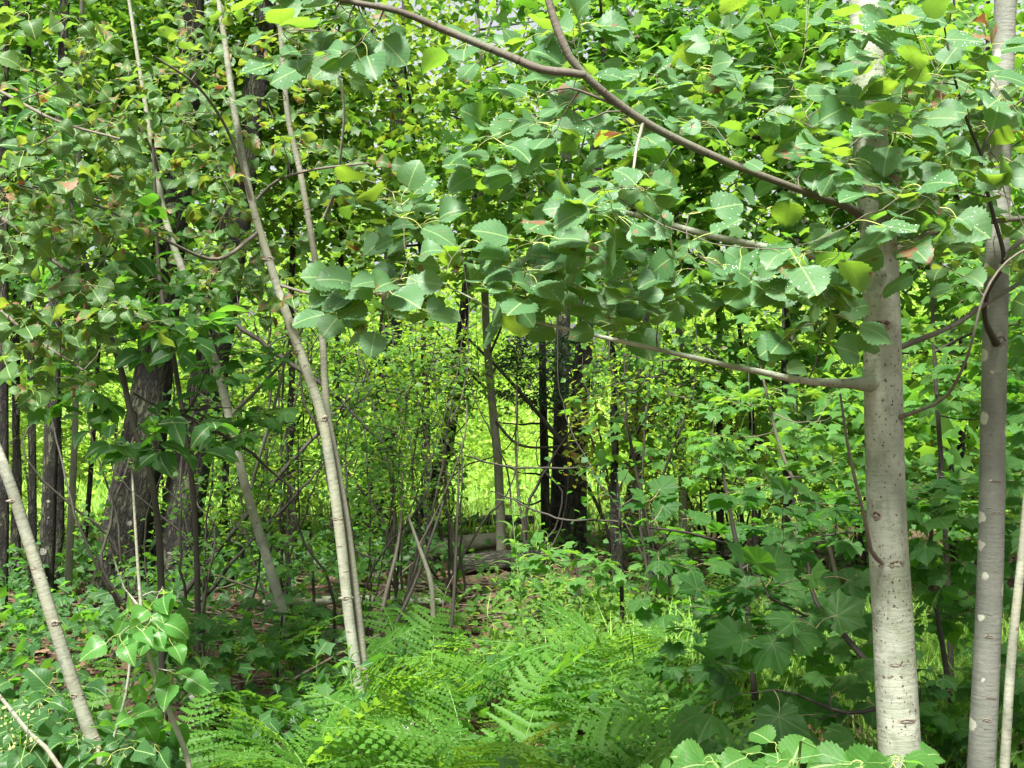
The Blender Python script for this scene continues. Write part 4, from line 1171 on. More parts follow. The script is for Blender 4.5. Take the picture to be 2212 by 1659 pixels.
shrub('leafy shrub crossing in front of the broad flaring trunk', 800, 9.6, 6, 2.5, [(720, 740, 900, 940, 9.0, 10.2, 40), (720, 940, 880, 1120, 9.0, 10.0, 26)], leaf='far', size=.06)
shrub('leafy shrub around the grey leaning trunk', 950, 10.4, 6, 2.4, [(880, 760, 1030, 940, 9.8, 11, 40), (880, 940, 1000, 1060, 9.8, 11, 14)], leaf='small', size=.06)
shrub('shaded shrub in front of the two big dark trunks', 300, 7.6, 5, 2.0, [(180, 960, 420, 1150, 7.2, 8.2, 8), (120, 1130, 420, 1260, 7.2, 8.2, 8)], leaf='far', size=.05)
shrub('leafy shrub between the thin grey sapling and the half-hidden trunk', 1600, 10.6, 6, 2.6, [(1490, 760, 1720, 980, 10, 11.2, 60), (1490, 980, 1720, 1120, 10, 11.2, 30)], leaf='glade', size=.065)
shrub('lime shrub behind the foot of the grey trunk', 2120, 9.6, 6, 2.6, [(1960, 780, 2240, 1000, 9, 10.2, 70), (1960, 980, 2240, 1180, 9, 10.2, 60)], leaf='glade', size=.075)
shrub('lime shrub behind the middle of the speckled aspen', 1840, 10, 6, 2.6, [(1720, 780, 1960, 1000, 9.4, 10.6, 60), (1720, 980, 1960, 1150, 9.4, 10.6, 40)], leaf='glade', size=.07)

shrub('fine-twigged shrub just right of the twin stems with tiny leaves', 760, 6.6, 6, 1.9, [(690, 820, 880, 1010, 6.2, 7.0, 30), (700, 1000, 880, 1240, 6.2, 7.0, 26)], leaf='far', size=.04, wr=5)
shrub('fine-twigged shrub in the gap left of the slender leaning sapling', 430, 6.9, 6, 1.9, [(360, 860, 560, 1040, 6.5, 7.3, 26), (380, 1030, 600, 1220, 6.5, 7.3, 26)], leaf='far', size=.042, wr=5)

# bare, hand-laid stems that cross the middle
cs = Plant('crooked_shrub', 'nearly bare crooked shrub with pale and dark stems right of the twin stems', 'shrub', base_at(930, 6.3))
cs.px('stem', [(880, 1110, 6.4, 5), (905, 1180, 6.35, 8), (930, 1255, 6.3, 11), (936, 1330, 6.3, 12), (940, 1420, 6.3, 13), (944, GY(6.3) + 5, 6.3, 14)], M['stem_bark'], .04, 8, .05)
cs.px('stem', [(992, 1000, 6.5, 4), (985, 1190, 6.4, 7), (976, 1340, 6.3, 8), (955, GY(6.3) + 5, 6.3, 9)], M['dark_twig'], .04, 7, .05)
cs.px('stem', [(960, 1080, 6.6, 5), (900, 1250, 6.4, 8), (840, 1380, 6.3, 9), (800, GY(6.3) + 5, 6.3, 10)], M['dark_twig'], .04, 7, .05)
cs.px('stem', [(870, 1000, 6.8, 4), (862, 1160, 6.5, 7), (830, 1300, 6.4, 10), (800, GY(6.4) + 5, 6.35, 12)], M['twig'], .04, 7, .05)
cs.px('branch', [(905, 1180, 6.35, 6), (950, 1090, 6.3, 5), (1000, 960, 6.2, 4), (1010, 860, 6.2, 3)], M['twig'], .04, 6, .05)
for t in region_targets([(820, 880, 1010, 1120, 6.0, 6.8, 16)]):
    cs.leaves_on(cs.twig_to(t, M['dark_twig'], .003, .6), 4, .035, .06, .4, endn=2)
cs.finish(BEECH, [M['small'], M['petiole']])
for lab, pts in [('dark dead pole slanting up from the brush heap behind the leaning sapling', [(800, 800, 7.6, 5), (700, 915, 7.5, 8), (600, 1030, 7.4, 10), (450, 1215, 7.3, 12), (395, 1290, 7.3, 12)]),
                 ('second thinner dead pole slanting below the first behind the leaning sapling', [(700, 1000, 7.3, 5), (600, 1105, 7.2, 7), (480, 1240, 7.1, 9), (430, 1300, 7.1, 9)]),
                 ('dead bough slanting down right across the twin stems', [(495, 690, 6.9, 9), (560, 735, 6.8, 11), (700, 830, 6.7, 9), (830, 960, 6.6, 6)]),
                 ('thin dead bough slanting left to right before the big dark trunks', [(290, 850, 5.4, 5), (400, 900, 5.4, 8), (520, 965, 5.5, 7), (640, 1060, 5.6, 5)]),
                 ('thin dead bough spanning the glade gap at shoulder height', [(1000, 985, 9.0, 3), (1080, 1005, 9, 5), (1200, 1012, 8.9, 5), (1330, 1000, 8.8, 4), (1440, 1030, 8.7, 3)]),
                 ('thin arching dead bough low across the dark trunk pair', [(1060, 1060, 8.6, 3), (1200, 1120, 8.5, 5), (1330, 1128, 8.4, 5), (1420, 1150, 8.3, 5), (1480, 1180, 8.2, 4)])]:
    dp = Plant('dead_bough', lab, 'branch', base_at(pts[-1][0], pts[-1][2]))
    dp.px('limb', pts, M['dark_twig'], .06, 7, .06, wig=.006)
    for q in range(4):
        s_ = dp.nodes[rng.integers(2, len(dp.nodes) - 2)]
        e_ = s_ + np.array([rng.normal(0, .18), rng.normal(0, .1), rng.uniform(.02, .25)])
        tube_obj('twig', np.linspace(s_, e_, 5) + rng.normal(0, .006, (5, 3)), np.linspace(.005, .0015, 5), M['dark_twig'], dp.root, dp.base, 4)

# ------------------------------------------------------------------ understory trees filling the middle distance
def under_tree(label, px, d, top, cz, r, ncl, per, leaf, size, tm=None, w_=.024, name='understory_tree', mat='dark_bark', limbs=7, spread=.2, flat=.45, jit=.5, cam=.15):
    bx, by = base_at(px, d)
    p = Plant(name, label, 'tree', (bx, by))
    lean_ = rng.normal(0, .25)
    p.tube('trunk', [p.base + [0, 0, -.05], p.base + [lean_ * .2, 0, top * .35], p.base + [lean_ * .5, .1, top * .7], p.base + [lean_, 0, top]],
           [w_ * 1.3, w_, w_ * .7, w_ * .25], M[mat], .12, 9, .05, None, True, .008)
    crown(p, p.base + np.array([lean_ * .5, 0, cz]), r, ncl, per, spread, size, M[leaf], tm or SMALL, M['dark_twig'], limbs, shell=.15, flat=flat, cam=cam, jit=jit)
    return p


UT = [
    ('tall young tree closing the sky above the straight left stems', 40, 9.4, 6.2, 4.3, (1.5, .9, 1.2), 130, 16, 'far', .07, SMALL),
    ('tall young tree closing the sky above the leftmost big dark trunk', 330, 9.8, 6.2, 4.3, (1.5, .9, 1.3), 130, 16, 'far', .07, MAPLE_S),
    ('tall young tree closing the sky above the twin stems', 640, 9.6, 6.2, 4.4, (1.5, .9, 1.2), 120, 16, 'small', .07, SMALL),
    ('tall young tree showing between diagonal branch and speckled trunk', 1560, 9.2, 6.0, 4.2, (1.4, .8, 1.0), 110, 16, 'far', .07, MAPLE_S),
    ('tall young tree closing the sky beside the grey trunk', 2120, 8.8, 5.8, 4.1, (1.4, .8, 1.0), 120, 16, 'far', .07, SMALL),
    ('young fresh-green tree filling the gap above the lone grey sapling', 930, 9.6, 4.4, 3.1, (1.1, .9, 1.2), 95, 16, 'small', .06, MAPLE_S),
    ('leafy young tree right behind the long diagonal aspen branch', 1330, 8.6, 4.6, 3.2, (1.2, .8, 1.2), 95, 16, 'far', .065, MAPLE_S),
    ('leafy young tree behind the upper speckled trunk', 1700, 8.2, 4.8, 3.0, (1.2, .8, 1.3), 95, 16, 'far', .07, MAPLE_S),
    ('bright young maple filling the gap between aspen and grey trunk', 2080, 8.0, 4.2, 2.7, (1.2, .8, 1.3), 110, 16, 'maple_sunlit', .07, MAPLE_S),
    ('shaded young tree among the straight stems at the left', 120, 8.8, 4.6, 3.1, (1.2, .8, 1.2), 100, 16, 'far', .07, MAPLE_S),
    ('young tree with hanging leaves between the big dark trunks\' tops', 480, 10.2, 5.0, 3.6, (1.3, .8, 1.3), 90, 16, 'far', .07, SMALL),
    ('slight young tree leafing out behind the tops of the twin stems', 720, 9.8, 5.0, 3.4, (1.1, .9, 1.4), 90, 16, 'small', .06, SMALL),
    ('low spreading maple behind the layered sapling', 1640, 8.6, 2.4, 1.3, (1.1, .7, .55), 36, 14, 'maple_sunlit', .075, MAPLE_S),
    ('low maple glowing behind the dark sapling by the grey trunk', 2060, 7.4, 2.2, 1.1, (.9, .7, .6), 40, 14, 'maple_sunlit', .075, MAPLE_S),
]
for lab, px, d, top, cz, r, ncl, per, lf, sz, tm in UT:
    under_tree(lab, px, d, top, cz, r, int(ncl * 1.5), per, lf, sz * 1.25, tm)

# ------------------------------------------------------------------ glade: shrubs, grass, far trees
def bush(label, px, d, h, r, ncl, leaf='glade', size=.08, tm=None):
    bx, by = base_at(px, d)
    p = Plant('glade_bush', label, 'bush', (bx, by), 'bushes of the bright glade')
    for k in range(4):
        e = p.base + np.array([rng.normal(0, r * .4), rng.normal(0, .3), h * rng.uniform(.5, .9)])
        p.tube('stem', [p.base + [0, 0, -.03], (p.base + e) / 2 + rng.normal(0, .08, 3), e], [.016, .011, .004], M['dark_twig'], .15, 5)
    crown(p, p.base + np.array([0, 0, h * .5]), (r, r * .8, h * .55), ncl, 18, .18, size, M[leaf], tm or FARL, None, 0, shell=.2, flat=.6, name='foliage')


BU = [(-60, 13.5, 2.0, 1.3, 'glade bush at the far left edge'), (150, 14.5, 2.4, 1.5, 'glade bush behind the slim lichen-pale stem'), (330, 13.2, 1.8, 1.1, 'glade bush showing between the big dark trunks'),
      (560, 15, 2.6, 1.5, 'glade bush behind the slender leaning sapling'), (700, 14, 1.6, 1.0, 'glade bush behind the twin stems'), (870, 16.5, 2.2, 1.4, 'glade bush behind the grey leaning trunk'),
      (1010, 24, 1.6, 1.5, 'pale low bush at the back of the glade gap'), (1120, 26, 2.0, 1.9, 'pale rounded bush beyond the dark trunk pair'), (1320, 23, 1.8, 1.6, 'pale bush beyond the slim trunk right of the glade'),
      (1460, 17, 1.5, 1.2, 'glade bush behind the thin grey sapling'), (1600, 15.5, 1.9, 1.3, 'glade bush behind the layered maple'), (1780, 15, 2.2, 1.3, 'glade bush just left behind the speckled aspen'),
      (1990, 12.5, 1.9, 1.2, 'glowing glade bush just right of the speckled aspen'), (2120, 13.5, 2.3, 1.3, 'glowing glade bush behind the grey trunk'), (2280, 12.8, 2.0, 1.2, 'glowing glade bush at the right picture edge')]
for px, d, h, r, lab in BU:
    if d < 17:
        d, h, r = d + 3.5, h * 1.15, r * 1.3
    bush(lab + ' with lime leaves', px, d, h if 950 < px < 1400 else h * 1.35, r, int((70 if 950 < px < 1400 else 150) * r), 'glade', .085 if d < 18 else .11)

FT = [(-150, 22, 9), (60, 27, 12), (230, 21, 8), (420, 30, 13), (600, 23, 9), (760, 33, 13), (900, 26, 10), (1060, 38, 13), (1190, 31, 9), (1330, 40, 13), (1450, 29, 10), (1600, 36, 12), (1740, 25, 9), (1900, 32, 13), (2030, 22, 9), (2170, 28, 12), (2330, 23, 10)]
side_ = ['beyond the left picture edge stems', 'behind the thin dark left stems', 'behind the leftmost big dark trunk', 'behind the leaning lichen trunk', 'behind the slender leaning sapling', 'behind the twin stems',
         'behind the grey leaning trunk', 'behind the lone grey sapling', 'behind the dark trunk pair', 'right of the dark trunk pair', 'behind the thin grey sapling', 'behind the layered maple', 'behind the half-hidden dark trunk',
         'behind the speckled aspen', 'between aspen and grey trunk', 'behind the grey trunk', 'beyond the right picture edge']
for (px, d, h), sd_ in zip(FT, side_):
    bx, by = base_at(px, d)
    p = Plant('glade_tree', ('tall' if h > 10 else 'lower') + ' leafy tree across the glade ' + sd_, 'tree', (bx, by), 'trees across the glade')
    p.tube('trunk', [p.base + [0, 0, -.1], p.base + [rng.normal(0, .2), 0, h * .4], p.base + [rng.normal(0, .3), 0, h * .85]], [.16, .11, .03], M['dark_bark'], .3, 9, .06)
    crown(p, p.base + np.array([0, 0, h * .53]), (h * .28, h * .26, h * .46), int(15 * h), 20, .42, .15 if d < 28 else .2, M['glade'] if abs(px - 1150) < 300 else M[['far', 'glade', 'small'][rng.integers(0, 3)]], FARL, M['dark_bark'], 6, shell=.35)  # trees behind the central gap always take the leaf with painted glow

# far wood closing the view
def wood_pts(n):
    x = rng.uniform(-60, 60, n)
    y = rng.uniform(52, 66, n)
    hmax = 11 + 2.5 * np.sin(x * .35) + 1.5 * np.sin(x * .9 + 1)
    return np.stack([x, y, rng.uniform(0, 1, n) ** .8 * hmax], 1)


wh, Rm, T, sc, C = foliage_cloud(1500, 14, wood_pts, .6, .42, 2)
wd = joined('far_wood', FARL, wh, Rm, T, sc, [M['far'], M['petiole']], kind='stuff')
tag(wd, 'far-off green wood closing the view beyond the glade', 'woodland')

# grass: glade and the lit patch by the aspen
def blades(name, label, n, fn, h, mat, wid=.004):
    XY = fn(n)
    z = gz(XY[:, 0], XY[:, 1])
    a = rng.uniform(0, 6.28, n)
    hh = h * rng.uniform(.5, 1.3, n)
    lean_ = rng.uniform(.15, .8, n) * hh
    dx, dy = np.cos(a), np.sin(a)
    sx, sy = -dy * wid, dx * wid
    rows = []
    for t, wf in ((0, 1), (.5, .8), (1, 0.12)):
        off = lean_ * t * t
        cz = z + hh * t * (1 - .25 * t) - .01
        for s_ in (-1, 1):
            rows.append(np.stack([XY[:, 0] + dx * off + s_ * sx * wf, XY[:, 1] + dy * off + s_ * sy * wf, cz], 1))
    V = np.stack(rows, 1).reshape(-1, 3)
    k = (np.arange(n) * 6)[:, None]
    F = np.vstack([k + [0, 1, 3, 2], k + [2, 3, 5, 4]])
    uv = np.tile([[0, 0], [.1, 0], [0, .5], [.1, .5], [0, 1], [.1, 1]], (n, 1))
    o = obj(name, mesh_np(name, V, [F], [mat], uv, None, np.repeat(rng.uniform(0, 1, n), 6)), kind='stuff')
    tag(o, label, 'grass')


def glade_xy(n):
    y = rng.uniform(0, 1, n) ** 1.3 * 17 + 12.2
    return np.stack([rng.uniform(-1, 1, n) * (y * .44 + 1), y], 1)


blades('glade_grass', 'bright grass and sedge covering the open glade', 20000, glade_xy, .4, M['grass'], .009)


def patch_xy(cx, cy, rx, ry):
    return lambda n: np.stack([cx + rng.normal(0, rx, n), cy + rng.normal(0, ry, n)], 1)


b1 = base_at(1850, 6.2)
blades('wood_grass', 'lit fine grass growing behind the speckled aspen', 3500, patch_xy(b1[0], b1[1], .7, .7), .3, M['grass'], .004)
b1 = base_at(2080, 6.4)
blades('wood_grass', 'lit fine grass seen between the aspen\'s foot and the grey trunk', 2500, patch_xy(b1[0], b1[1], .5, .8), .32, M['grass'], .004)

wh, Rm, T, sc, C = foliage_cloud(900, 14, lambda n: np.concatenate([glade_xy(n), rng.uniform(.05, .7, (n, 1))], 1), .16, .09, 2)
T[:, 2] = np.maximum(T[:, 2], .04)
hb = joined('glade_herbs', FARL, wh, Rm, T, sc, [M['glade'], M['petiole']])
tag(hb, 'pale lime herbs and low leaves filling the sunny glade', 'ground cover')

# ------------------------------------------------------------------ ferns
def frond_mesh(seed, pairs=12, curl=.5, wide=.30):
    """A twice-cut frond: arching stalk, narrow drooping side leaflets set apart, each cut into little lobes."""
    g_ = np.random.default_rng(seed)
    V, F, uv = [], [], []
    t = np.linspace(0, 1, 24)
    bend = g_.normal(0, .10)
    arch = np.stack([bend * t * t + .02 * np.sin(5 * t + seed), t * (1 - .12 * t), curl * (t * .45 - t * t * .8)], 1)

    def at_(q):
        return np.array([np.interp(q, t, arch[:, c]) for c in range(3)])
    pv, pf, _ = tube_np(arch, np.linspace(.0042, .001, 24), 4, cap=False)
    V += list(pv)
    uv += [(.3, .3)] * len(pv)
    quads = [tuple(q) for q in pf[0]]
    mi = [1] * len(quads)
    twist = g_.normal(0, .25)
    for k in range(pairs):
        q = .26 + .73 * (k / (pairs - 1)) ** .92
        c = at_(min(q, 1))
        ax = unit(at_(min(1, q + .02)) - at_(q - .02))
        f_ = (q - .26) / .74
        Lp = wide * ((1 - f_) ** .8 * .95 + .06) * (.8 if k == 0 else 1) * g_.uniform(.85, 1.08)
        for s_ in (-1, 1):
            if g_.random() < .03:
                continue
            out = unit(np.array([s_, 0, s_ * twist * f_]) + ax * g_.uniform(.25, .6) + np.array([0, 0, g_.uniform(-.35, .1)]))
            nrm = unit(np.cross(out, ax) * s_)
            nrm = nrm if nrm[2] > 0 else -nrm
            nrm = unit(nrm + g_.normal(0, .22, 3))
            m = max(3, int(Lp / .024))
            for j in range(m):
                f0 = (j + .3) / m
                pc = c + out * Lp * f0 + np.array([0, 0, -.28 * Lp * f0 * f0]) + ax * .12 * Lp * f0 * f0
                pl_ = (.029 * (1 - f0) ** .6 + .006) * (Lp / wide) ** .25 * g_.uniform(.8, 1.15)
                hwid = Lp / m * .55
                for s2_ in (-1, 1):
                    pd = unit(np.cross(nrm, out) * s2_ + out * .5)
                    tip = pc + pd * pl_ - nrm * pl_ * g_.uniform(0, .5)
                    b0, b1_ = pc - out * hwid, pc + out * hwid
                    mid_ = pc + pd * pl_ * .55 + nrm * pl_ * .08
                    n0 = len(V)
                    V += [b0, mid_ - out * hwid * .8, tip, mid_ + out * hwid * .7, b1_]
                    uv += [(0, .3)] * 5
                    F.append((n0, n0 + 1, n0 + 2, n0 + 3, n0 + 4) if s2_ < 0 else (n0 + 4, n0 + 3, n0 + 2, n0 + 1, n0))
    return mesh_np('frond', np.array(V), [np.array(quads), np.array(F)], [M['fern'], M['green_stem']], np.array(uv), mi + [0] * len(F), smooth_sh=False)


FR = [frond_mesh(i + 1, n_, c, w_) for i, (n_, c, w_) in enumerate([(13, .5, .32), (12, .75, .30), (14, .35, .34), (11, .95, .28), (13, .6, .36), (12, .2, .3), (15, .8, .33), (12, .55, .26)])]
FERN = [(350, 4.2, 'fern at the foot of the poplar shoot'), (455, 4.5, 'fern left of the twin stems, before the leaf litter'), (570, 4.35, 'large fern before the slender sapling\'s foot'), (660, 5.1, 'fern directly beside the slender sapling\'s foot'),
        (700, 4.2, 'low fern at the bottom edge before the twin stems'), (790, 4.75, 'fern covering the base of the twin stems'), (850, 4.3, 'fern at the bottom edge right of the twin stems'), (905, 5.2, 'fern before the bare litter patch'),
        (985, 4.5, 'fern at the bottom middle below the goldenrod'), (1060, 5.3, 'fern at the goldenrod\'s foot'), (1110, 4.35, 'fern at the bottom edge right of the middle'), (1190, 5.0, 'fern before the bright herb patch'),
        (1250, 4.1, 'fern with one big frond facing the camera at the bottom'), (1340, 4.7, 'fern under the bright herb patch'), (1430, 4.4, 'fern between herb patch and hazel leaves'), (1530, 4.25, 'fern reaching toward the hazel leaves'),
        (1610, 4.9, 'fern under the layered maple'), (2040, 4.6, 'fern low between the aspen and the grey trunk'), (150, 4.6, 'fern under the pale leaning stem'),
        (520, 5.7, 'fern before the brush heap'), (720, 5.9, 'fern left of the twin stems\' base, farther in'), (860, 6.0, 'fern right behind the twin stems\' base'), (1000, 5.9, 'fern behind the goldenrod\'s left side'),
        (1150, 5.7, 'fern at the near edge of the herb patch'), (1290, 5.5, 'fern in the middle of the herb patch\'s near edge'), (1400, 5.8, 'fern where herb patch meets the layered maple'), (1480, 5.2, 'fern before the layered maple\'s left side'),
        (930, 4.2, 'fern at the bottom edge in the very middle'), (620, 4.0, 'fern lowest at the bottom edge left of the twin stems'), (1180, 3.95, 'fern lowest at the bottom edge right of the middle')]
for k, (px, d, lab) in enumerate(FERN):
    bx, by = base_at(px, d)
    p = Plant('fern', 'green feathery ' + lab, 'fern', (bx, by), 'ferns along the lower edge')
    nfr = int(rng.integers(4, 7))
    a0 = rng.uniform(0, 6.28)
    for q in range(nfr):
        a = a0 + q * 6.283 / nfr + rng.normal(0, .25)
        o = bpy.data.objects.new('frond', FR[rng.integers(0, len(FR))])
        COL.objects.link(o)
        o.parent = p.root
        s_ = rng.uniform(.5, .88)
        o.rotation_euler = (R(rng.uniform(20, 56)), R(rng.normal(0, 20)), a)
        o.scale = (s_, s_, s_)

# ------------------------------------------------------------------ herbs
def herb_mesh(seed, n=22, h=.6, droop=.5, tm=None, size=.14):
    g_ = np.random.default_rng(seed)
    t = np.linspace(0, 1, 9)
    path = np.stack([.05 * np.sin(2 * t + seed), .04 * np.sin(3 * t + 2 * seed), t * h], 1)
    V, F, uv = tube_np(path, np.linspace(.0045, .002, 9), 5, cap=False)
    Vs, quads, uvs, mi = [V], [F[0]], [uv * 0 + .2], [1] * len(F[0])
    k0 = len(V)
    tt = (tm or LANCE)[seed % len(tm or LANCE)]
    for k in range(n):
        q = .12 + .88 * k / (n - 1)
        p = np.array([np.interp(q, t, path[:, c]) for c in range(3)])
        a = k * 2.4 + g_.normal(0, .2)
        d = np.array([math.cos(a), math.sin(a), .55 * (q - .3) + .25])
        Rm_ = frames(d[None], np.array([[0, 0, 1.0]]))[0]
        s_ = size * (1.15 - .65 * q) * g_.uniform(.8, 1.15)
        Vs.append(tt['V'] @ (Rm_ * s_).T + p)
        quads.append(tt['F'][0] + k0)
        uvs.append(tt['uv'])
        mi += [0] * len(tt['F'][0])
        k0 += len(tt['V'])
    return np.vstack(Vs), np.vstack(quads), np.vstack(uvs), mi


HM = []
for sd_, n, h, tm, sz in [(1, 24, .55, LANCE, .15), (2, 20, .42, HERB, .13), (3, 26, .62, LANCE, .14), (4, 18, .35, HERB, .12)]:
    V, q, uv, mi = herb_mesh(sd_, n, h, .5, tm, sz)
    HM.append(mesh_np('herb_stalk', V, [q], [M['herb'], M['green_stem']], uv, mi))
hid = 0
for k in range(64):
    px, d = rng.uniform(1060, 1600), rng.uniform(5.3, 8.4)
    if k >= 50:
        px, d = rng.uniform(420, 1050), rng.uniform(4.3, 5.6)
    bx, by = base_at(px, d)
    o = obj('woodland_herb', HM[k % 4])
    o.location = (bx, by, gz(bx, by) - .01)
    o.rotation_euler = (rng.normal(0, .12), rng.normal(0, .12), rng.uniform(0, 6.28))
    s_ = rng.uniform(.45, .85)
    o.scale = (s_, s_, s_)
    if k < 50:
        tag(o, ['narrow-leaved tall pale', 'oval-leaved middling', 'narrow-leaved densest tall', 'oval-leaved short'][k % 4] + ' herb in the bright patch below the dark trunk pair', 'herb', 'herbs of the bright patch')
    else:
        tag(o, ['narrow-leaved tall pale', 'oval-leaved middling', 'narrow-leaved densest tall', 'oval-leaved short'][k % 4] + ' herb poking up among the bottom ferns', 'herb', 'herbs among the ferns')
V, q, uv, mi = herb_mesh(8, 26, 1.0, .5, [LANCE[1]], .2)
o = obj('goldenrod', mesh_np('goldenrod', V, [q], [M['herb'], M['green_stem']], uv, mi))
bx, by = base_at(1118, 5.7)
o.location = (bx, by, gz(bx, by))
tag(o, 'tall single goldenrod with drooping narrow leaves in the middle', 'herb')

bs_ = Plant('budding_stalk', 'pale green stalk with round flower buds in the bottom left corner', 'plant', base_at(70, 3.1))
bs_.px('stem', [(4, 1530, 3.1, 3), (18, 1580, 3.1, 4), (42, 1640, 3.1, 5), (70, 1760, 3.1, 6), (75, GY(3.1) + 4, 3.1, 7)], M['green_stem'], .03, 6, 0)
bs_.px('stem', [(62, 1545, 3.1, 2), (58, 1600, 3.1, 3), (46, 1645, 3.1, 4)], M['green_stem'], .03, 6, 0)
a5 = np.linspace(0, 2 * np.pi, 6, endpoint=False)
bv = [(0, 0, -1)] + [(math.cos(q) * .9, math.sin(q) * .9, -.4) for q in a5] + [(math.cos(q + .5) * .9, math.sin(q + .5) * .9, .4) for q in a5] + [(0, 0, 1.2)]
bf = [(0, 1 + (k + 1) % 6, 1 + k) for k in range(6)] + [(1 + k, 1 + (k + 1) % 6, 7 + k) for k in range(6)] + [(1 + (k + 1) % 6, 7 + (k + 1) % 6, 7 + k) for k in range(6)] + [(7 + k, 7 + (k + 1) % 6, 13) for k in range(6)]
bud_me = mesh_np('bud', np.array(bv), [np.array(bf)], [plain('bud_green', (0.22, 0.32, 0.08), (0.36, 0.42, 0.16), 80, .5)])
N_ = [n_ for n_ in bs_.nodes if px_of(n_)[1] < 1625]
for k in range(26):
    c_ = N_[rng.integers(0, len(N_))] + rng.normal(0, .009, 3)
    o = bpy.data.objects.new('bud', bud_me)
    COL.objects.link(o)
    o.parent = bs_.root
    o.matrix_parent_inverse = Matrix.Translation(-Vector(bs_.base))
    o.location = c_
    r_ = rng.uniform(.003, .0055)
    o.scale = (r_, r_, r_)

# low leaf cover of the bright patch
def off_litter(T):
    """Which leaves to keep: two patches by the sapling and the twin stems stay bare litter."""
    x = CX + T[:, 0] / T[:, 1] * FPX
    bare = ((np.abs(x - 510) < 85) & (T[:, 1] > 5.9) & (T[:, 1] < 7.6)) | ((np.abs(x - 880) < 95) & (T[:, 1] > 6.1) & (T[:, 1] < 8.8))
    return ~bare | (rng.random(len(T)) < .12)


bc = base_at(1320, 7.0)
wh, Rm, T, sc, C = foliage_cloud(420, 12, lambda n: np.stack([bc[0] + rng.normal(0, .62, n), 6.9 + rng.normal(0, .9, n), rng.uniform(.02, .2, n)], 1), .06, .06, 3, cam=.2)
T[:, 2] = np.maximum(T[:, 2], .02)
hc = joined('leafy_ground_cover', SMALL + HERB, wh, Rm, T, sc, [M['herb'], M['petiole']])
tag(hc, 'bright low leafy cover in the patch below the dark trunk pair', 'ground cover')
wh, Rm, T, sc, C = foliage_cloud(800, 9, lambda n: np.stack([rng.uniform(-4.6, 6.0, n), rng.uniform(3.9, 12.5, n), rng.uniform(.02, .25, n)], 1), .09, .06, 3, cam=.2)
T[:, 2] = np.maximum(T[:, 2], .02)
kp = off_litter(T)
hc = joined('seedling_cover', [MAPLE_S[0], MAPLE_S[1], SMALL[1]], wh[kp], Rm[kp], T[kp], sc[kp], [M['maple'], M['petiole']])
tag(hc, 'scattered small green seedlings over the forest floor', 'ground cover')

wh, Rm, T, sc, C = foliage_cloud(520, 10, lambda n: np.stack([rng.uniform(-4.2, -.6, n), rng.uniform(4.6, 10.5, n), rng.uniform(.04, .45, n) ** 1.3], 1), .10, .065, 3, cam=.25)
T[:, 2] = np.maximum(T[:, 2], .02)
kp = off_litter(T)
hc = joined('low_cover', [MAPLE_S[0], SMALL[1], SMALL[0]], wh[kp], Rm[kp], T[kp], sc[kp], [M['beech'], M['petiole']])
tag(hc, 'low dark leafy undergrowth about the feet of the left trunks', 'ground cover')

# ------------------------------------------------------------------ litter, sticks, logs
n = 9000
T = np.stack([rng.uniform(-5, 5, n), rng.uniform(3.6, 12.8, n), np.zeros(n)], 1)
T[:, 2] = gz(T[:, 0], T[:, 1]) + rng.uniform(.005, .05, n)
a = rng.uniform(0, 6.28, n)
d = np.stack([np.cos(a), np.sin(a), rng.normal(0, .3, n)], 1)
lt = joined('leaf_litter', MAPLE_S + SMALL, rng.integers(0, 5, n), frames(d, np.array([0, 0, 1.0]) + rng.normal(0, .45, (n, 3))), T, .06 * rng.uniform(.6, 1.3, n), [M['litter'], M['litter']])
tag(lt, 'brown dead leaves littering the forest floor', 'leaf litter')

STK = []
for k in range(5):
    L = 1.1
    t = np.linspace(-.5, .5, 7)
    path = np.stack([t * L, .03 * np.sin(5 * t + k), .02 * np.cos(4 * t + 2 * k)], 1)
    V, F, uv = tube_np(path, np.linspace(.008, .003, 7), 6, .1, k)
    STK.append(mesh_np('fallen_stick', V, F, [M['deadwood']], uv))


def sticks(n, px0, px1, d0, d1, label, group, zmax=.22):
    for k in range(n):
        d = rng.uniform(d0, d1)
        bx, by = base_at(rng.uniform(px0, px1), d)
        o = obj('fallen_stick', STK[rng.integers(0, 5)])
        o.location = (bx, by, gz(bx, by) + rng.uniform(.02, zmax))
        o.rotation_euler = (0, rng.normal(0, .22), rng.normal(0, .9))
        s_ = rng.uniform(.5, 1.3)
        o.scale = (s_, s_ * 1.2, s_ * 1.2)
        tag(o, label, 'stick', group)


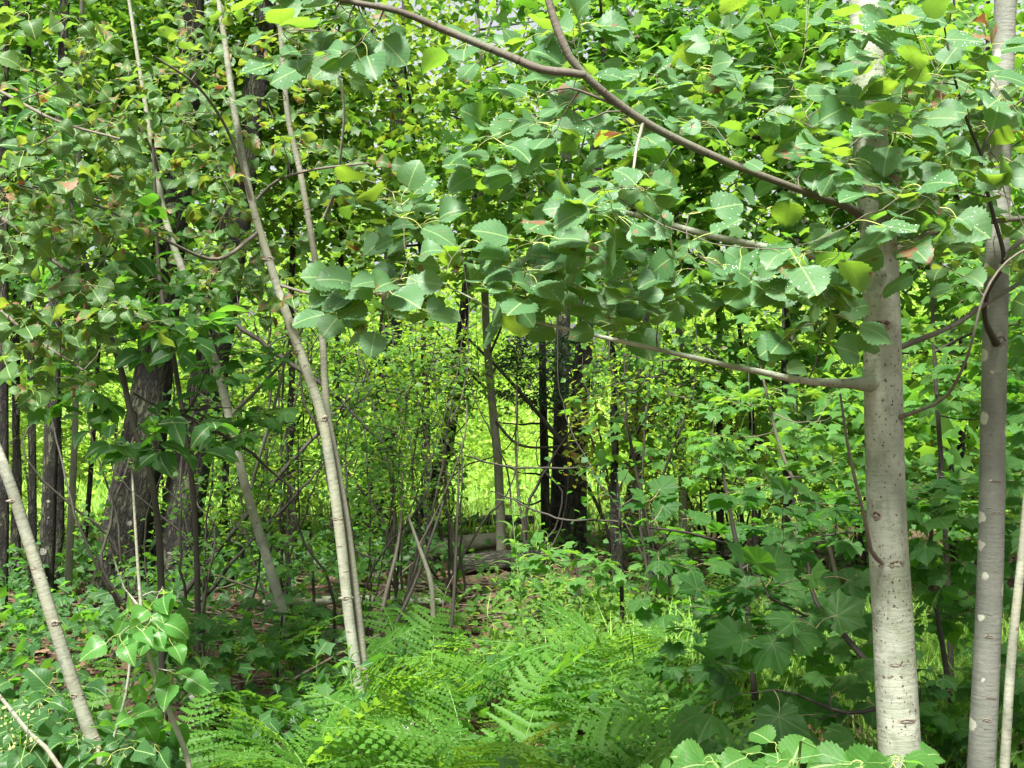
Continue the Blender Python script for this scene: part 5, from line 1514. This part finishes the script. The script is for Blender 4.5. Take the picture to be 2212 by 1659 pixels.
sticks(30, 400, 600, 6.6, 8.2, 'thin bleached stick in the brush heap behind the slender leaning sapling', 'sticks of the brush heap')
sticks(26, 760, 1080, 7.0, 9.0, 'thin fallen stick on the litter right of the twin stems', 'sticks on the litter right of the twin stems', .08)
sticks(16, 480, 800, 4.6, 6.0, 'small fallen stick on the litter among the ferns', 'sticks among the ferns', .05)


def log(name, label, p0, p1, r, mat, ends=True):
    p = Plant(name, label, 'log', (p0[0], p0[1]))
    m = (p0 + p1) / 2 + np.array([0, 0, .02])
    p.tube('log_bark', [p0, m, p1], [r, r * 1.05, r * .85], M[mat], .05, 14, .07)
    for e, s_ in ((p0, -1), (p1, 1)):
        dr = unit(p1 - p0) * s_
        p.tube('cut_end', [e - dr * .005, e + dr * .012], [r * .8, r * .72], M['deadwood'], .01, 14, .05, None, False)


def gp(px, d, up=0.0):
    x, y = base_at(px, d)
    return np.array([x, y, gz(x, y) + up])


log('fallen_log', 'pale fallen log lying behind the goldenrod before the dark trunk pair', gp(880, 10.2, .08), gp(1085, 10.6, .10), .075, 'stem_bark')
log('fallen_log', 'dark rotten log under the pale log by the dark trunk pair', gp(980, 9.6, .06), gp(1220, 9.9, .05), .08, 'dark_bark')
log('fallen_log', 'dark fallen stem lying along the edge of the glade', gp(985, 12.6, .10), gp(1150, 12.4, .22), .05, 'dark_bark')
log('birch_log', 'small white birch log lying on litter left of the ferns', gp(418, 5.6, .04), gp(478, 5.35, .04), .028, 'birchlog')
log('birch_log', 'white fallen birch stem peeking out behind the bottom ferns', gp(560, 5.3, .05), gp(900, 5.25, .05), .04, 'birchlog')
log('birch_log', 'short white birch piece under the fern with the big frond', gp(1010, 4.75, .05), gp(1130, 4.7, .05), .03, 'birchlog')
log('fallen_log', 'thin pale fallen pole across the litter behind the twin stems', gp(560, 7.9, .12), gp(960, 7.6, .1), .025, 'tan_bark')
ts = [o for o in bpy.data.objects if o.type == 'MESH']
print('objects', len(bpy.data.objects), 'tris', sum(len(m.loops) - 2 * len(m.polygons) for m in bpy.data.meshes))
